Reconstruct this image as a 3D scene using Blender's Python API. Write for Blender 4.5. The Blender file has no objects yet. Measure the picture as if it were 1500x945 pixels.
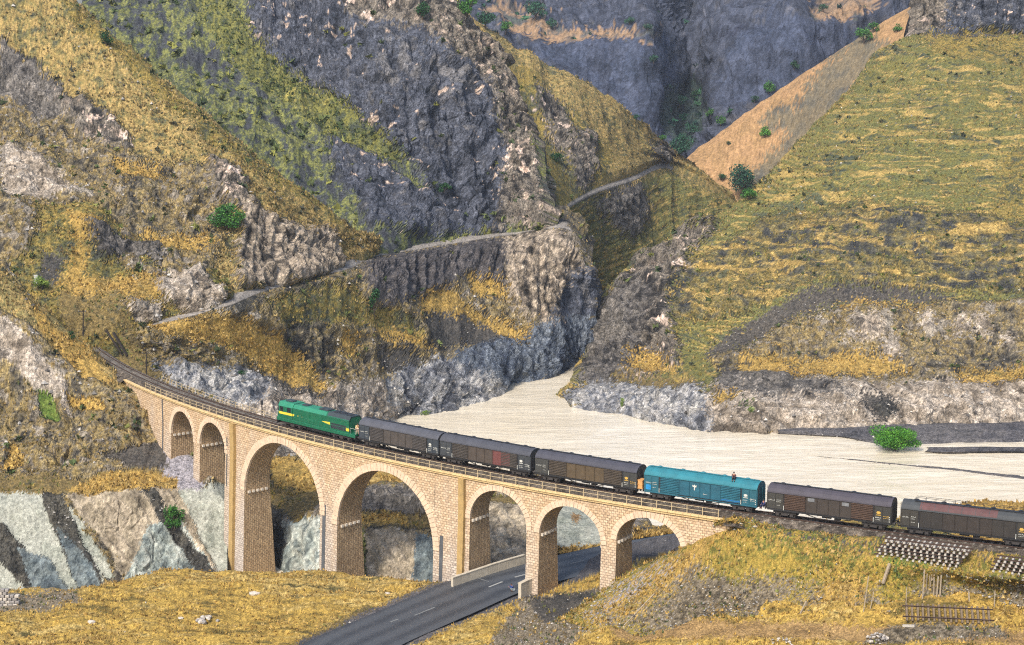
import bpy, bmesh, math, random
import numpy as np
from mathutils import Vector, Matrix
SC = bpy.context.scene
COL = SC.collection
rng = np.random.default_rng(7)
random.seed(7)

# ------------------------------------------------------------------ camera, sky, sun, exposure
FPX, PITCH, CH = 2500.0, math.radians(9.5), 62.1      # focal length in photo pixels, tilt, camera height above the rails
cam = bpy.data.cameras.new('camera'); cam_o = bpy.data.objects.new('camera', cam); COL.objects.link(cam_o)
cam.sensor_fit = 'HORIZONTAL'; cam.sensor_width = 36.0; cam.lens = 36.0 * FPX / 1500.0
cam.clip_start = 1.0; cam.clip_end = 6000.0
cam_o.location = (0, 0, CH); cam_o.rotation_euler = (math.pi / 2 - PITCH, 0, 0)
SC.camera = cam_o
SUN_EL, SUN_AZ = math.radians(46), math.radians(209)   # azimuth clockwise from +Y: behind the camera, to the left
world = bpy.data.worlds.new('World'); SC.world = world; world.use_nodes = True
wn = world.node_tree; wn.nodes.clear()
sky = wn.nodes.new('ShaderNodeTexSky'); sky.sky_type = 'NISHITA'; sky.sun_disc = False
sky.sun_elevation = SUN_EL; sky.sun_rotation = SUN_AZ; sky.air_density = 1.0; sky.dust_density = 3.0; sky.ozone_density = 1.0
bg = wn.nodes.new('ShaderNodeBackground'); bg.inputs['Strength'].default_value = 0.082
wo = wn.nodes.new('ShaderNodeOutputWorld')
wn.links.new(sky.outputs[0], bg.inputs[0]); wn.links.new(bg.outputs[0], wo.inputs[0])
sun = bpy.data.lights.new('sun', 'SUN'); sun.energy = 1.5; sun.angle = math.radians(12); sun.color = (1.0, 0.95, 0.88)
sun_o = bpy.data.objects.new('sun', sun); COL.objects.link(sun_o)
sd = Vector((math.sin(SUN_AZ) * math.cos(SUN_EL), math.cos(SUN_AZ) * math.cos(SUN_EL), math.sin(SUN_EL)))
sun_o.rotation_euler = (-sd).to_track_quat('-Z', 'Y').to_euler(); sun_o.location = sd * 300
SC.view_settings.view_transform = 'Standard'; SC.view_settings.look = 'None'
SC.view_settings.exposure = 1.58; SC.view_settings.gamma = 1.0
SC.view_settings.use_curve_mapping = False
SC.render.engine = 'CYCLES'
SC.cycles.use_denoising = False            # the grain of 128 samples is finer than what a denoiser would smear
SC.cycles.pixel_filter_type = 'BLACKMAN_HARRIS'; SC.cycles.filter_width = 1.15
SC.cycles.max_bounces = 5; SC.cycles.diffuse_bounces = 3; SC.cycles.glossy_bounces = 2
SC.cycles.sample_clamp_indirect = 4.0

# ------------------------------------------------------------------ helpers: survey of the photograph -> metres
cp_, sp_ = math.cos(PITCH), math.sin(PITCH)
def at(px, py, Y):
    "point of the world at distance Y seen at photo pixel px, py"
    u = (px - 750.0) / FPX; v = -(py - 472.5) / FPX
    t = Y / (cp_ + v * sp_)
    return np.array([u * t, Y, CH + t * (-sp_ + v * cp_)])
def atz(px, py, z):
    "point on the level z seen at photo pixel px, py"
    u = (px - 750.0) / FPX; v = -(py - 472.5) / FPX
    t = (z - CH) / (-sp_ + v * cp_)
    return np.array([u * t, t * (cp_ + v * sp_), z])
def proj(P):
    P = np.asarray(P, float); x = P[..., 0]; y = P[..., 1]; z = P[..., 2] - CH
    d = y * cp_ - z * sp_; up = y * sp_ + z * cp_
    return np.stack([750 + FPX * x / d, 472.5 - FPX * up / d], -1)
def lin(c):
    c = np.asarray(c, float) / 255.0
    return np.where(c <= 0.04045, c / 12.92, ((c + 0.055) / 1.055) ** 2.4)

# ------------------------------------------------------------------ helpers: noise
def _hash(ix, iy, iz, seed):
    h = (ix.astype(np.uint32) * np.uint32(374761393) + iy.astype(np.uint32) * np.uint32(668265263)
         + iz.astype(np.uint32) * np.uint32(2147483647) + np.uint32(seed * 1013904223 & 0xffffffff))
    h = (h ^ (h >> np.uint32(13))) * np.uint32(1274126177)
    return h ^ (h >> np.uint32(16))
def noise(P, seed=0):
    "gradient noise, about -1..1"
    Pi = np.floor(P).astype(np.int64); f = P - Pi
    w = f * f * f * (f * (f * 6 - 15) + 10)
    out = 0
    for dx in (0, 1):
        wx = w[:, 0] if dx else 1 - w[:, 0]
        for dy in (0, 1):
            wy = w[:, 1] if dy else 1 - w[:, 1]
            for dz in (0, 1):
                wz = w[:, 2] if dz else 1 - w[:, 2]
                h = _hash(Pi[:, 0] + dx, Pi[:, 1] + dy, Pi[:, 2] + dz, seed)
                gx = (h & np.uint32(1023)).astype(float) / 511.5 - 1
                gy = ((h >> np.uint32(10)) & np.uint32(1023)).astype(float) / 511.5 - 1
                gz = ((h >> np.uint32(20)) & np.uint32(1023)).astype(float) / 511.5 - 1
                out = out + wx * wy * wz * (gx * (f[:, 0] - dx) + gy * (f[:, 1] - dy) + gz * (f[:, 2] - dz))
    return out * 1.45
def fbm(P, octs=4, seed=0, gain=0.5, ridged=False):
    a = 1.0; s = 0; n = 0
    for o in range(octs):
        v = noise(P * (2.03 ** o) + 17.3 * o, seed + o)
        if ridged: v = 1 - 2 * np.abs(v)
        s = s + a * v; n += a; a *= gain
    return s / n

def worley(P, seed=0):
    "distance to nearest and second feature point, and a random number per cell"
    b0 = np.floor(P - .5).astype(np.int64); f1 = np.full(len(P), 9.0); f2 = np.full(len(P), 9.0); rid = np.zeros(len(P))
    for dx in (0, 1):
        for dy in (0, 1):
            for dz in (0, 1):
                c = b0 + np.array([dx, dy, dz]); h = _hash(c[:, 0], c[:, 1], c[:, 2], seed)
                j = np.stack([(h & np.uint32(1023)), (h >> np.uint32(10)) & np.uint32(1023), (h >> np.uint32(20)) & np.uint32(1023)], 1) / 1023.0
                d = np.linalg.norm(c + .15 + .7 * j - P, axis=1)
                near = d < f1
                f2 = np.where(near, f1, np.minimum(f2, d)); f1 = np.where(near, d, f1)
                rid = np.where(near, ((h * np.uint32(2654435761)) >> np.uint32(16)) / 65535.0, rid)
    return f1, f2, rid

# ------------------------------------------------------------------ helpers: objects
def tag(o, label=None, cat=None, group=None, kind=None):
    if label: o['label'] = label
    if cat: o['category'] = cat
    if group: o['group'] = group
    if kind: o['kind'] = kind
    return o
def link(name, me, parent=None):
    o = bpy.data.objects.new(name, me); COL.objects.link(o)
    if parent is not None: o.parent = parent
    return o
def empty(name, loc=(0, 0, 0), rz=0.0, **kw):
    o = bpy.data.objects.new(name, None); COL.objects.link(o)
    o.location = loc; o.rotation_euler = (0, 0, rz); o.empty_display_size = 0.5
    return tag(o, **kw)
def kids(o):
    return [c for c in bpy.data.objects if c.parent == o]
def mesh_np(name, V, Fq, mats, cols=None, smooth=True, mat_idx=None, uv=None):
    me = bpy.data.meshes.new(name)
    V = np.asarray(V, np.float32); Fq = np.asarray(Fq, np.int32); k = Fq.shape[1]
    me.vertices.add(len(V)); me.vertices.foreach_set('co', V.ravel())
    me.loops.add(Fq.size); me.loops.foreach_set('vertex_index', Fq.ravel())
    me.polygons.add(len(Fq)); me.polygons.foreach_set('loop_start', np.arange(0, Fq.size, k, dtype=np.int32))
    me.polygons.foreach_set('loop_total', np.full(len(Fq), k, np.int32))
    me.polygons.foreach_set('use_smooth', np.full(len(Fq), smooth, bool))
    if mat_idx is not None: me.polygons.foreach_set('material_index', np.asarray(mat_idx, np.int32))
    if cols is not None:
        at_ = me.color_attributes.new('col', 'FLOAT_COLOR', 'POINT')
        c4 = np.ones((len(V), 4), np.float32); c4[:, :np.shape(cols)[1]] = cols
        at_.data.foreach_set('color', c4.ravel())
    if uv is not None:
        ul = me.uv_layers.new(name='UVMap'); ul.data.foreach_set('uv', np.asarray(uv, np.float32)[Fq.ravel()].ravel())
    for m in (mats if isinstance(mats, (list, tuple)) else [mats]): me.materials.append(m)
    me.update(calc_edges=True)
    return me

class MB:
    "collects boxes, bars, tubes, prisms; build() links them as one mesh object"
    def __init__(s): s.v = []; s.f = []
    def add(s, vs, fs):
        b = len(s.v); s.v += [tuple(map(float, q)) for q in vs]; s.f += [tuple(b + i for i in q) for q in fs]; return s
    def box(s, x0, x1, y0, y1, z0, z1):
        return s.add([(x0, y0, z0), (x1, y0, z0), (x1, y1, z0), (x0, y1, z0), (x0, y0, z1), (x1, y0, z1), (x1, y1, z1), (x0, y1, z1)],
                     [(0, 3, 2, 1), (4, 5, 6, 7), (0, 1, 5, 4), (1, 2, 6, 5), (2, 3, 7, 6), (3, 0, 4, 7)])
    def hexa(s, p):
        return s.add(p, [(0, 3, 2, 1), (4, 5, 6, 7), (0, 1, 5, 4), (1, 2, 6, 5), (2, 3, 7, 6), (3, 0, 4, 7)])
    def bar(s, a, b, w, h=None, up=(0, 0, 1)):
        a = Vector(a); b = Vector(b); h = h or w; d = (b - a).normalized(); u = Vector(up)
        if abs(d.dot(u)) > 0.95: u = Vector((1, 0, 0))
        sx = d.cross(u).normalized(); uz = sx.cross(d).normalized()
        p = []
        for q in (a, b):
            for i, j in ((-1, -1), (1, -1), (1, 1), (-1, 1)): p.append(q + sx * (i * w / 2) + uz * (j * h / 2))
        return s.add(p, [(0, 1, 2, 3), (7, 6, 5, 4), (0, 4, 5, 1), (1, 5, 6, 2), (2, 6, 7, 3), (3, 7, 4, 0)])
    def tube(s, pts, r, n=8, caps=True):
        pts = [Vector(p) for p in pts]; rs = r if isinstance(r, (list, tuple)) else [r] * len(pts)
        vs = []; fs = []
        ref = Vector((0.13, 0.27, 0.95))
        for i, p in enumerate(pts):
            d = (pts[min(i + 1, len(pts) - 1)] - pts[max(i - 1, 0)]).normalized()
            rr = ref if abs(d.dot(ref)) < 0.95 else Vector((1, 0, 0))
            a = d.cross(rr).normalized(); b = a.cross(d).normalized()
            for k in range(n):
                t = 2 * math.pi * k / n; vs.append(p + (a * math.cos(t) + b * math.sin(t)) * rs[i])
        for i in range(len(pts) - 1):
            for k in range(n):
                k2 = (k + 1) % n; fs.append((i * n + k, (i + 1) * n + k, (i + 1) * n + k2, i * n + k2))
        if caps:
            fs.append(tuple(range(n))); m = (len(pts) - 1) * n; fs.append(tuple(m + k for k in reversed(range(n))))
        return s.add(vs, fs)
    def prism(s, prof, x0, x1, ax='x'):
        "profile of (y, z) pairs swept along x"
        n = len(prof)
        vs = [(x0, y, z) for y, z in prof] + [(x1, y, z) for y, z in prof]
        fs = [tuple(reversed(range(n))), tuple(range(n, 2 * n))] + [(i, (i + 1) % n, n + (i + 1) % n, n + i) for i in range(n)]
        return s.add(vs, fs)
    def mesh(s, name, mat, smooth=False, bevel=0.0):
        me = bpy.data.meshes.new(name); me.from_pydata(s.v, [], s.f); me.materials.append(mat)
        bm = bmesh.new(); bm.from_mesh(me); bmesh.ops.recalc_face_normals(bm, faces=bm.faces)
        if bevel > 0: bmesh.ops.bevel(bm, geom=[e for e in bm.edges if e.is_manifold], offset=bevel, segments=1, affect='EDGES', clamp_overlap=True)
        bm.to_mesh(me); bm.free()
        if smooth: me.polygons.foreach_set('use_smooth', [True] * len(me.polygons))
        me.update(); return me
    def build(s, name, mat, parent=None, smooth=False, bevel=0.0):
        return link(name, s.mesh(name, mat, smooth, bevel), parent)
def copy_tree(o, parent=None):
    c = o.copy(); COL.objects.link(c)
    if parent is not None: c.parent = parent
    for ch in kids(o): copy_tree(ch, c)
    return c

# ------------------------------------------------------------------ materials
def new_mat(name):
    m = bpy.data.materials.new(name); m.use_nodes = True
    nt = m.node_tree; b = nt.nodes['Principled BSDF']
    return m, nt, b
def nd(nt, typ, **kw):
    n = nt.nodes.new(typ)
    for k, v in kw.items():
        if k.startswith('_'): setattr(n, k[1:], v)
        else: n.inputs[k.replace('0', ' ')].default_value = v
    return n
def worn(name, srgb, rough=0.75, vary=0.25, scale=1.5, bump=0.15, dirt=None, metal=0.0, dirt_amt=0.45, k=0.8):
    "painted or raw surface with blotches, grain and a little relief"
    m, nt, b = new_mat(name); c = lin(srgb) * k
    tc = nd(nt, 'ShaderNodeTexCoord')
    n1 = nd(nt, 'ShaderNodeTexNoise', Scale=scale, Detail=6.0, Roughness=0.65)
    n2 = nd(nt, 'ShaderNodeTexNoise', Scale=scale * 9, Detail=4.0, Roughness=0.7)
    nt.links.new(tc.outputs['Object'], n1.inputs['Vector']); nt.links.new(tc.outputs['Object'], n2.inputs['Vector'])
    r = nd(nt, 'ShaderNodeValToRGB'); r.color_ramp.elements[0].position = 0.3; r.color_ramp.elements[1].position = 0.72
    r.color_ramp.elements[0].color = (*(c * (1 - vary)), 1); r.color_ramp.elements[1].color = (*np.minimum(c * (1 + vary), 0.95), 1)
    nt.links.new(n1.outputs['Fac'], r.inputs[0])
    d = lin(dirt) if dirt is not None else c * 0.45
    mx = nd(nt, 'ShaderNodeMix', _data_type='RGBA'); mx.inputs[7].default_value = (*d, 1)
    r2 = nd(nt, 'ShaderNodeValToRGB'); r2.color_ramp.elements[0].position = 0.52; r2.color_ramp.elements[1].position = 0.75
    r2.color_ramp.elements[1].color = (dirt_amt, dirt_amt, dirt_amt, 1)
    nt.links.new(n2.outputs['Fac'], r2.inputs[0]); nt.links.new(r2.outputs[0], mx.inputs[0]); nt.links.new(r.outputs[0], mx.inputs[6])
    nt.links.new(mx.outputs[2], b.inputs['Base Color'])
    b.inputs['Roughness'].default_value = rough; b.inputs['Metallic'].default_value = metal
    if bump > 0:
        bp = nd(nt, 'ShaderNodeBump', Strength=bump, Distance=0.05); nt.links.new(n2.outputs['Fac'], bp.inputs['Height']); nt.links.new(bp.outputs[0], b.inputs['Normal'])
    return m
def terrain_mat(name, fine=1.6, bump=0.55, amt=0.55, rock=0.55, vs=(1, 1, .55)):
    "ground: colour from the cover map, tufty grain on grass, cracked blocks on rock (cover map alpha)"
    m, nt, b = new_mat(name)
    a = nd(nt, 'ShaderNodeVertexColor', _layer_name='col'); tc = nd(nt, 'ShaderNodeTexCoord')
    n1 = nd(nt, 'ShaderNodeTexNoise', Scale=fine, Detail=3.0, Roughness=0.9)
    nt.links.new(tc.outputs['Object'], n1.inputs['Vector'])
    r = nd(nt, 'ShaderNodeMapRange'); r.inputs[1].default_value = 0.34; r.inputs[2].default_value = 0.66
    r.inputs[3].default_value = 1 - amt; r.inputs[4].default_value = 1 + amt
    nt.links.new(n1.outputs['Fac'], r.inputs[0])
    mp = nd(nt, 'ShaderNodeMapping'); mp.inputs['Scale'].default_value = vs; mp.inputs['Rotation'].default_value = (.25, .2, 0)
    nz = nd(nt, 'ShaderNodeTexNoise', Scale=rock * 1.7, Detail=4.0, Roughness=.65); nt.links.new(tc.outputs['Object'], nz.inputs['Vector'])
    wv = nd(nt, 'ShaderNodeVectorMath', _operation='MULTIPLY_ADD'); wv.inputs[1].default_value = (.55 / rock,) * 3
    nt.links.new(nz.outputs['Color'], wv.inputs[0]); nt.links.new(tc.outputs['Object'], wv.inputs[2]); nt.links.new(wv.outputs[0], mp.inputs[0])
    hs = []; tone = None
    for sc, wgt in ((rock, 1.0), (rock * 2.9, .5)):
        v = nd(nt, 'ShaderNodeTexVoronoi', Scale=sc, _feature='F1'); nt.links.new(mp.outputs[0], v.inputs['Vector'])
        sx = nd(nt, 'ShaderNodeSeparateXYZ'); nt.links.new(v.outputs['Color'], sx.inputs[0])
        ad = nd(nt, 'ShaderNodeMath', _operation='MULTIPLY_ADD'); ad.inputs[1].default_value = 1.2 * wgt; nt.links.new(sx.outputs[0], ad.inputs[0]); nt.links.new(v.outputs['Distance'], ad.inputs[2]); hs.append(ad.outputs[0])
        tr = nd(nt, 'ShaderNodeMapRange'); tr.inputs[3].default_value = 1 - .30 * wgt; tr.inputs[4].default_value = 1 + .30 * wgt; nt.links.new(sx.outputs[1], tr.inputs[0])
        if tone is None: tone = tr.outputs[0]
        else:
            t2 = nd(nt, 'ShaderNodeMath', _operation='MULTIPLY'); nt.links.new(tone, t2.inputs[0]); nt.links.new(tr.outputs[0], t2.inputs[1]); tone = t2.outputs[0]
    rh = nd(nt, 'ShaderNodeMath', _operation='ADD'); nt.links.new(hs[0], rh.inputs[0]); nt.links.new(hs[1], rh.inputs[1])
    mt = nd(nt, 'ShaderNodeMix', _data_type='FLOAT'); mt.inputs[2].default_value = 1.0; nt.links.new(a.outputs['Alpha'], mt.inputs[0]); nt.links.new(tone, mt.inputs[3])
    mm = nd(nt, 'ShaderNodeMath', _operation='MULTIPLY'); nt.links.new(r.outputs[0], mm.inputs[0]); nt.links.new(mt.outputs[0], mm.inputs[1])
    mul = nd(nt, 'ShaderNodeVectorMath', _operation='SCALE'); nt.links.new(a.outputs[0], mul.inputs[0]); nt.links.new(mm.outputs[0], mul.inputs['Scale'])
    nt.links.new(mul.outputs[0], b.inputs['Base Color']); b.inputs['Roughness'].default_value = 0.95
    b.inputs['Specular IOR Level'].default_value = 0.15
    mh = nd(nt, 'ShaderNodeMath', _operation='MULTIPLY'); nt.links.new(rh.outputs[0], mh.inputs[0]); nt.links.new(a.outputs['Alpha'], mh.inputs[1])
    hh = nd(nt, 'ShaderNodeMath', _operation='ADD'); nt.links.new(mh.outputs[0], hh.inputs[0]); nt.links.new(n1.outputs['Fac'], hh.inputs[1])
    bp = nd(nt, 'ShaderNodeBump', Strength=bump, Distance=0.5); nt.links.new(hh.outputs[0], bp.inputs['Height']); nt.links.new(bp.outputs[0], b.inputs['Normal'])
    return m
M_TERR = terrain_mat('hill_ground', 1.7, .8, .55)
M_NEAR = terrain_mat('near_ground', 3.4, 0.7, 0.5, .9)
M_SLAB = terrain_mat('smooth_slab', 1.6, .45, .36, .35, (1, 1, .6))
M_FAR = terrain_mat('far_rock', 0.8, 0.6, 0.32, .16, (1, 1, .3))

# ------------------------------------------------------------------ the line of the railway (surveyed from the near rail)
_rail = [(100, 484), (130, 506), (165, 529), (200, 547.5), (262, 574), (335, 602), (405, 624), (506, 648), (640, 674.5), (780, 699.5),
         (938, 726), (1085, 748), (1136, 756), (1285, 775), (1490, 800), (1700, 826)]
_P = np.array([atz(x, y, 0.0)[:2] for x, y in _rail])
_a, _b = _P[1], _P[-2]; _ex = (_b - _a) / np.linalg.norm(_b - _a); _ey = np.array([-_ex[1], _ex[0]])
_q = (_P - _a) @ _ex; _r = (_P - _a) @ _ey
_c = np.polyfit(_q, _r, 3)
_qq = np.linspace(-45, _q.max() + 25, 3000)
_near = _a + _qq[:, None] * _ex + np.polyval(_c, _qq)[:, None] * _ey
_tan = np.gradient(_near, axis=0); _tan /= np.linalg.norm(_tan, axis=1)[:, None]
_nor = np.stack([_tan[:, 1], -_tan[:, 0]], 1)              # towards the camera
TRK = _near - _nor * 0.75                                   # centre line; gauge 1.435 plus head
_ds = np.linalg.norm(np.diff(TRK, axis=0), axis=1); TS = np.concatenate([[0], np.cumsum(_ds)])
def trk(s, off=0.0, z=0.0):
    "point at chainage s (metres, left to right), off metres towards the camera"
    s = np.asarray(s, float)
    x = np.interp(s, TS, TRK[:, 0]); y = np.interp(s, TS, TRK[:, 1])
    nx = np.interp(s, TS, _nor[:, 0]); ny = np.interp(s, TS, _nor[:, 1])
    return np.stack([x + nx * off, y + ny * off, np.zeros_like(x) + z], -1)
def trk_dir(s): return np.array([np.interp(s, TS, _tan[:, 0]), np.interp(s, TS, _tan[:, 1])])
def s_at(px, off=0.0, z=0.0):
    "chainage where the line (off, z) crosses photo column px"
    ss = np.linspace(0, TS[-1], 6000); q = proj(trk(ss, off, z))[:, 0]
    return float(np.interp(px, q, ss))

# ------------------------------------------------------------------ ground covers: colours, grain, relief
CL = {
 # c colours (sRGB as they look), s scale, st stretch, k contrast, d relief (m), df its frequency, ds its stretch, r rock, blk blocks, bed bedding, ln terraces
 'gold':   dict(c=[(106,96,58),(156,130,70),(188,154,84),(142,118,64),(200,170,106)], s=.30, st=(1,1,1.6), k=1.0, d=.35, df=.25, ds=(1,1,1)),
 'ochre':  dict(c=[(86,86,68),(120,114,72),(160,138,84),(182,154,98),(112,108,68),(152,134,88)], s=.40, st=(1,1,1.4), k=1.4, d=.6, df=.25, ds=(1,1,1)),
 'olive':  dict(c=[(72,74,64),(94,94,62),(130,116,62),(160,136,72),(88,88,58)], s=.40, st=(1,1,1.6), k=1.4, d=.55, df=.25, ds=(1,1,1)),
 'contour':dict(c=[(72,78,64),(104,104,66),(130,120,62),(100,104,68),(118,114,60),(88,92,70)], s=.50, st=(.25,.25,1.0), k=1.5, d=.55, df=.45, ds=(.15,.15,1.0), ln=((176,150,88),.75,(.045,.045,1.0),.80)),
 'contour2':dict(c=[(62,63,62),(84,82,72),(112,104,72),(140,122,70),(88,88,66)], s=.55, st=(.3,.3,1.0), k=1.5, d=.8, df=.40, ds=(.2,.2,1.0), r=True, ln=((178,150,88),.55,(.04,.04,1.0),.78)),
 'patch':  dict(c=[(60,62,68),(78,80,82),(74,78,76),(98,104,70),(140,140,76),(92,94,80),(80,90,58)], s=.22, st=(1.6,.7,.45), k=1.5, d=.8, df=.16, ds=(1.4,1,.5)),
 'patch2': dict(c=[(74,80,68),(94,98,62),(128,124,64),(76,84,60),(152,142,76)], s=.26, st=(1.3,.7,.6), k=1.4, d=.7, df=.2, ds=(1,1,.6)),
 'grey':   dict(c=[(54,52,50),(92,88,84),(122,116,108),(82,78,72),(146,138,128)], s=.35, st=(1,1,1.5), k=1.3, d=1.3, df=.14, ds=(1,1,.8), r=True),
 'mixrock':dict(c=[(60,57,52),(98,92,80),(132,120,94),(150,130,82),(106,98,86),(156,146,130)], s=.34, st=(1,1,1.4), k=1.4, d=1.1, df=.17, ds=(1,1,.9), r=True),
 'cliff':  dict(c=[(48,52,60),(74,78,88),(92,95,104),(72,76,86),(116,114,114)], s=.22, st=(1,1,.5), k=1.3, d=1.5, df=.13, ds=(1.2,1,.45), r=True, blk=1.0, sp=((190,168,150),.70), fl=(.07, 1.2)),
 'ridge':  dict(c=[(54,52,50),(100,94,86),(140,130,116),(80,76,70),(176,158,140)], s=.30, st=(1.2,1.2,.45), k=1.4, d=1.7, df=.17, ds=(1.2,1.2,.35), r=True, sp=((206,184,166),.58), fl=(.12, 1.0)),
 'columns':dict(c=[(46,46,50),(78,76,78),(104,98,94),(66,64,66),(88,84,82)], s=.42, st=(1,1,.10), k=1.35, d=1.0, df=.26, ds=(1,1,.06), r=True, blk=.5, fl=(.22, 1.5)),
 'paleflute':dict(c=[(60,56,50),(114,104,92),(160,146,126),(184,168,148),(104,96,86)], s=.40, st=(1,1,.14), k=1.4, d=.9, df=.28, ds=(1,1,.10), r=True, blk=.5, fl=(.30, 1.2)),
 'pale':   dict(c=[(104,94,82),(142,130,114),(172,158,140),(188,176,160),(128,118,106)], s=.33, st=(1,1,1.6), k=1.35, d=1.15, df=.15, ds=(1,1,1.2), r=True),
 'wash':   dict(c=[(88,90,96),(118,120,124),(154,152,150),(184,180,172),(104,108,114)], s=.34, st=(1,1,1.2), k=1.4, d=1.1, df=.16, ds=(1,1,.8), r=True, bed=((.6,.2,.75),.42,.8)),
 'blue':   dict(c=[(58,64,76),(84,92,104),(122,128,134),(74,82,94)], s=.36, st=(1.3,1,.5), k=1.4, d=1.0, df=.22, ds=(1.3,1,.5), r=True, bed=((.7,.2,.6),.36,.8), fl=(.16, .9)),
 'scree':  dict(c=[(56,55,53),(74,72,68),(94,88,80),(64,62,60)], s=.8, st=(1,1,1), k=1.4, d=.3, df=.5, ds=(1,1,1)),
 'greyscree':dict(c=[(112,108,112),(142,138,142),(168,162,164),(128,124,128)], s=.8, st=(1,1,.6), k=1.3, d=.25, df=.5, ds=(1,1,1)),
 'far':    dict(c=[(47, 50, 62),(62, 67, 80),(73, 77, 89),(57, 62, 75),(84, 85, 92)], s=.07, st=(1.4,1.4,.35), k=1.3, d=3.2, df=.040, ds=(1.4,1.4,.3), r=True, blk=.8, bed=((.1,.1,1),.05,.2), fl=(.025, 5.0)),
 'farslab':dict(c=[(55, 62, 77),(63, 70, 87),(72, 78, 94),(58, 65, 82)], s=.05, st=(1.6,1.6,.3), k=1.1, d=1.5, df=.05, ds=(1.6,1.6,.12), r=True, blk=.4, bed=((.1,.1,1),.05,.1), fl=(.03, 2.5)),
 'fartan': dict(c=[(98,90,84),(138,116,92),(158,128,98),(90,90,88),(80,86,80)], s=.08, st=(1,1,1), k=1.3, d=2.0, df=.06, ds=(1,1,1)),
 'fargreen':dict(c=[(42, 52, 54),(52, 66, 61),(66, 76, 68),(47, 59, 64)], s=.10, st=(1,1,1), k=1.3, d=2.2, df=.06, ds=(1,1,.6), r=True),
 'sand':   dict(c=[(134,108,76),(158,126,86),(170,134,94),(144,116,82)], s=.10, st=(1.0,.5,.5), k=1.1, d=.8, df=.05, ds=(1,1,1)),
 'sandgrey':dict(c=[(88,86,78),(108,100,82),(124,110,84),(96,92,80)], s=.10, st=(1.0,.5,.5), k=1.2, d=.9, df=.07, ds=(1,1,1)),
 'white':  dict(c=[(126,130,118),(152,154,140),(170,170,156),(138,140,128)], s=.22, st=(1,1,1), k=1.3, d=.30, df=.3, ds=(1,1,1)),
 'tan':    dict(c=[(112,102,86),(150,138,116),(172,158,136),(134,122,102)], s=.5, st=(1,1,.5), k=1.3, d=.4, df=.30, ds=(1,1,.6), r=True, bed=((.75,.1,.65),.6,.7)),
 'icy':    dict(c=[(98,106,104),(130,138,132),(160,166,156),(176,178,166),(114,122,118)], s=.30, st=(1.3,1,.5), k=1.4, d=.55, df=.22, ds=(1.3,1,.6), r=True, bed=((.75,.1,.65),.45,.8)),
 'teal':   dict(c=[(72,80,84),(92,102,104),(118,126,124),(80,88,92)], s=.4, st=(1,1,.4), k=1.3, d=.5, df=.3, ds=(1,1,.5), r=True),
 'dark':   dict(c=[(52,52,50),(72,70,64),(92,88,78)], s=.5, st=(1,1,.6), k=1.3, d=.7, df=.3, ds=(1,1,.5), r=True),
 'olivedirt':dict(c=[(86,78,58),(114,100,66),(136,116,72),(94,90,68)], s=.4, st=(1,1,1), k=1.3, d=.3, df=.3, ds=(1,1,1)),
 'green':  dict(c=[(66,90,46),(88,112,48),(112,126,58),(76,96,50)], s=.5, st=(1,1,1), k=1.2, d=.3, df=.3, ds=(1,1,1)),
 'path':   dict(c=[(112,106,100),(138,132,124),(154,146,136),(124,118,112)], s=.3, st=(1,1,1), k=1.0, d=.12, df=.3, ds=(1,1,1)),
 'mound':  dict(c=[(112,98,54),(170,140,70),(200,166,84),(146,122,64),(210,180,108),(98,90,54)], s=.30, st=(.55,1.5,1), k=1.5, d=.30, df=.30, ds=(.6,1.3,1)),
 'rubbly': dict(c=[(80,72,58),(118,106,86),(146,134,114),(104,92,70),(128,108,66)], s=1.5, st=(1,1,1), k=1.5, d=.18, df=.9, ds=(1,1,1)),
 'embank': dict(c=[(98,94,50),(140,126,58),(172,144,68),(118,114,54),(96,98,50)], s=.55, st=(1,1,1), k=1.4, d=.22, df=.5, ds=(1,1,1)),
 'gravel': dict(c=[(66,66,68),(88,86,88),(108,104,102),(76,75,76)], s=.25, st=(.4,1.6,1), k=1.2, d=.25, df=.15, ds=(.5,1.4,1)),
 'dirt':   dict(c=[(122,98,66),(158,128,84),(176,144,96),(138,112,76)], s=.4, st=(.6,1.4,1), k=1.0, d=.15, df=.3, ds=(1,1,1)),
}
ALB = 0.80         # share of the light a surface returns for a given colour in the photograph
def ramp(cols, t):
    L = np.array([lin(c) for c in cols]); t = np.clip(t, 0, 0.9999) * (len(L) - 1)
    i = t.astype(int); f = (t - i)[:, None]
    return L[i] * (1 - f) + L[i + 1] * f
def inside(poly, q):
    x, y = q[:, 0], q[:, 1]; r = np.zeros(len(q), bool); n = len(poly)
    for i in range(n):
        x0, y0 = poly[i]; x1, y1 = poly[(i + 1) % n]
        if y0 == y1: continue
        c = ((y0 > y) != (y1 > y)) & (x < (x1 - x0) * (y - y0) / (y1 - y0) + x0)
        r ^= c
    return r
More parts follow.
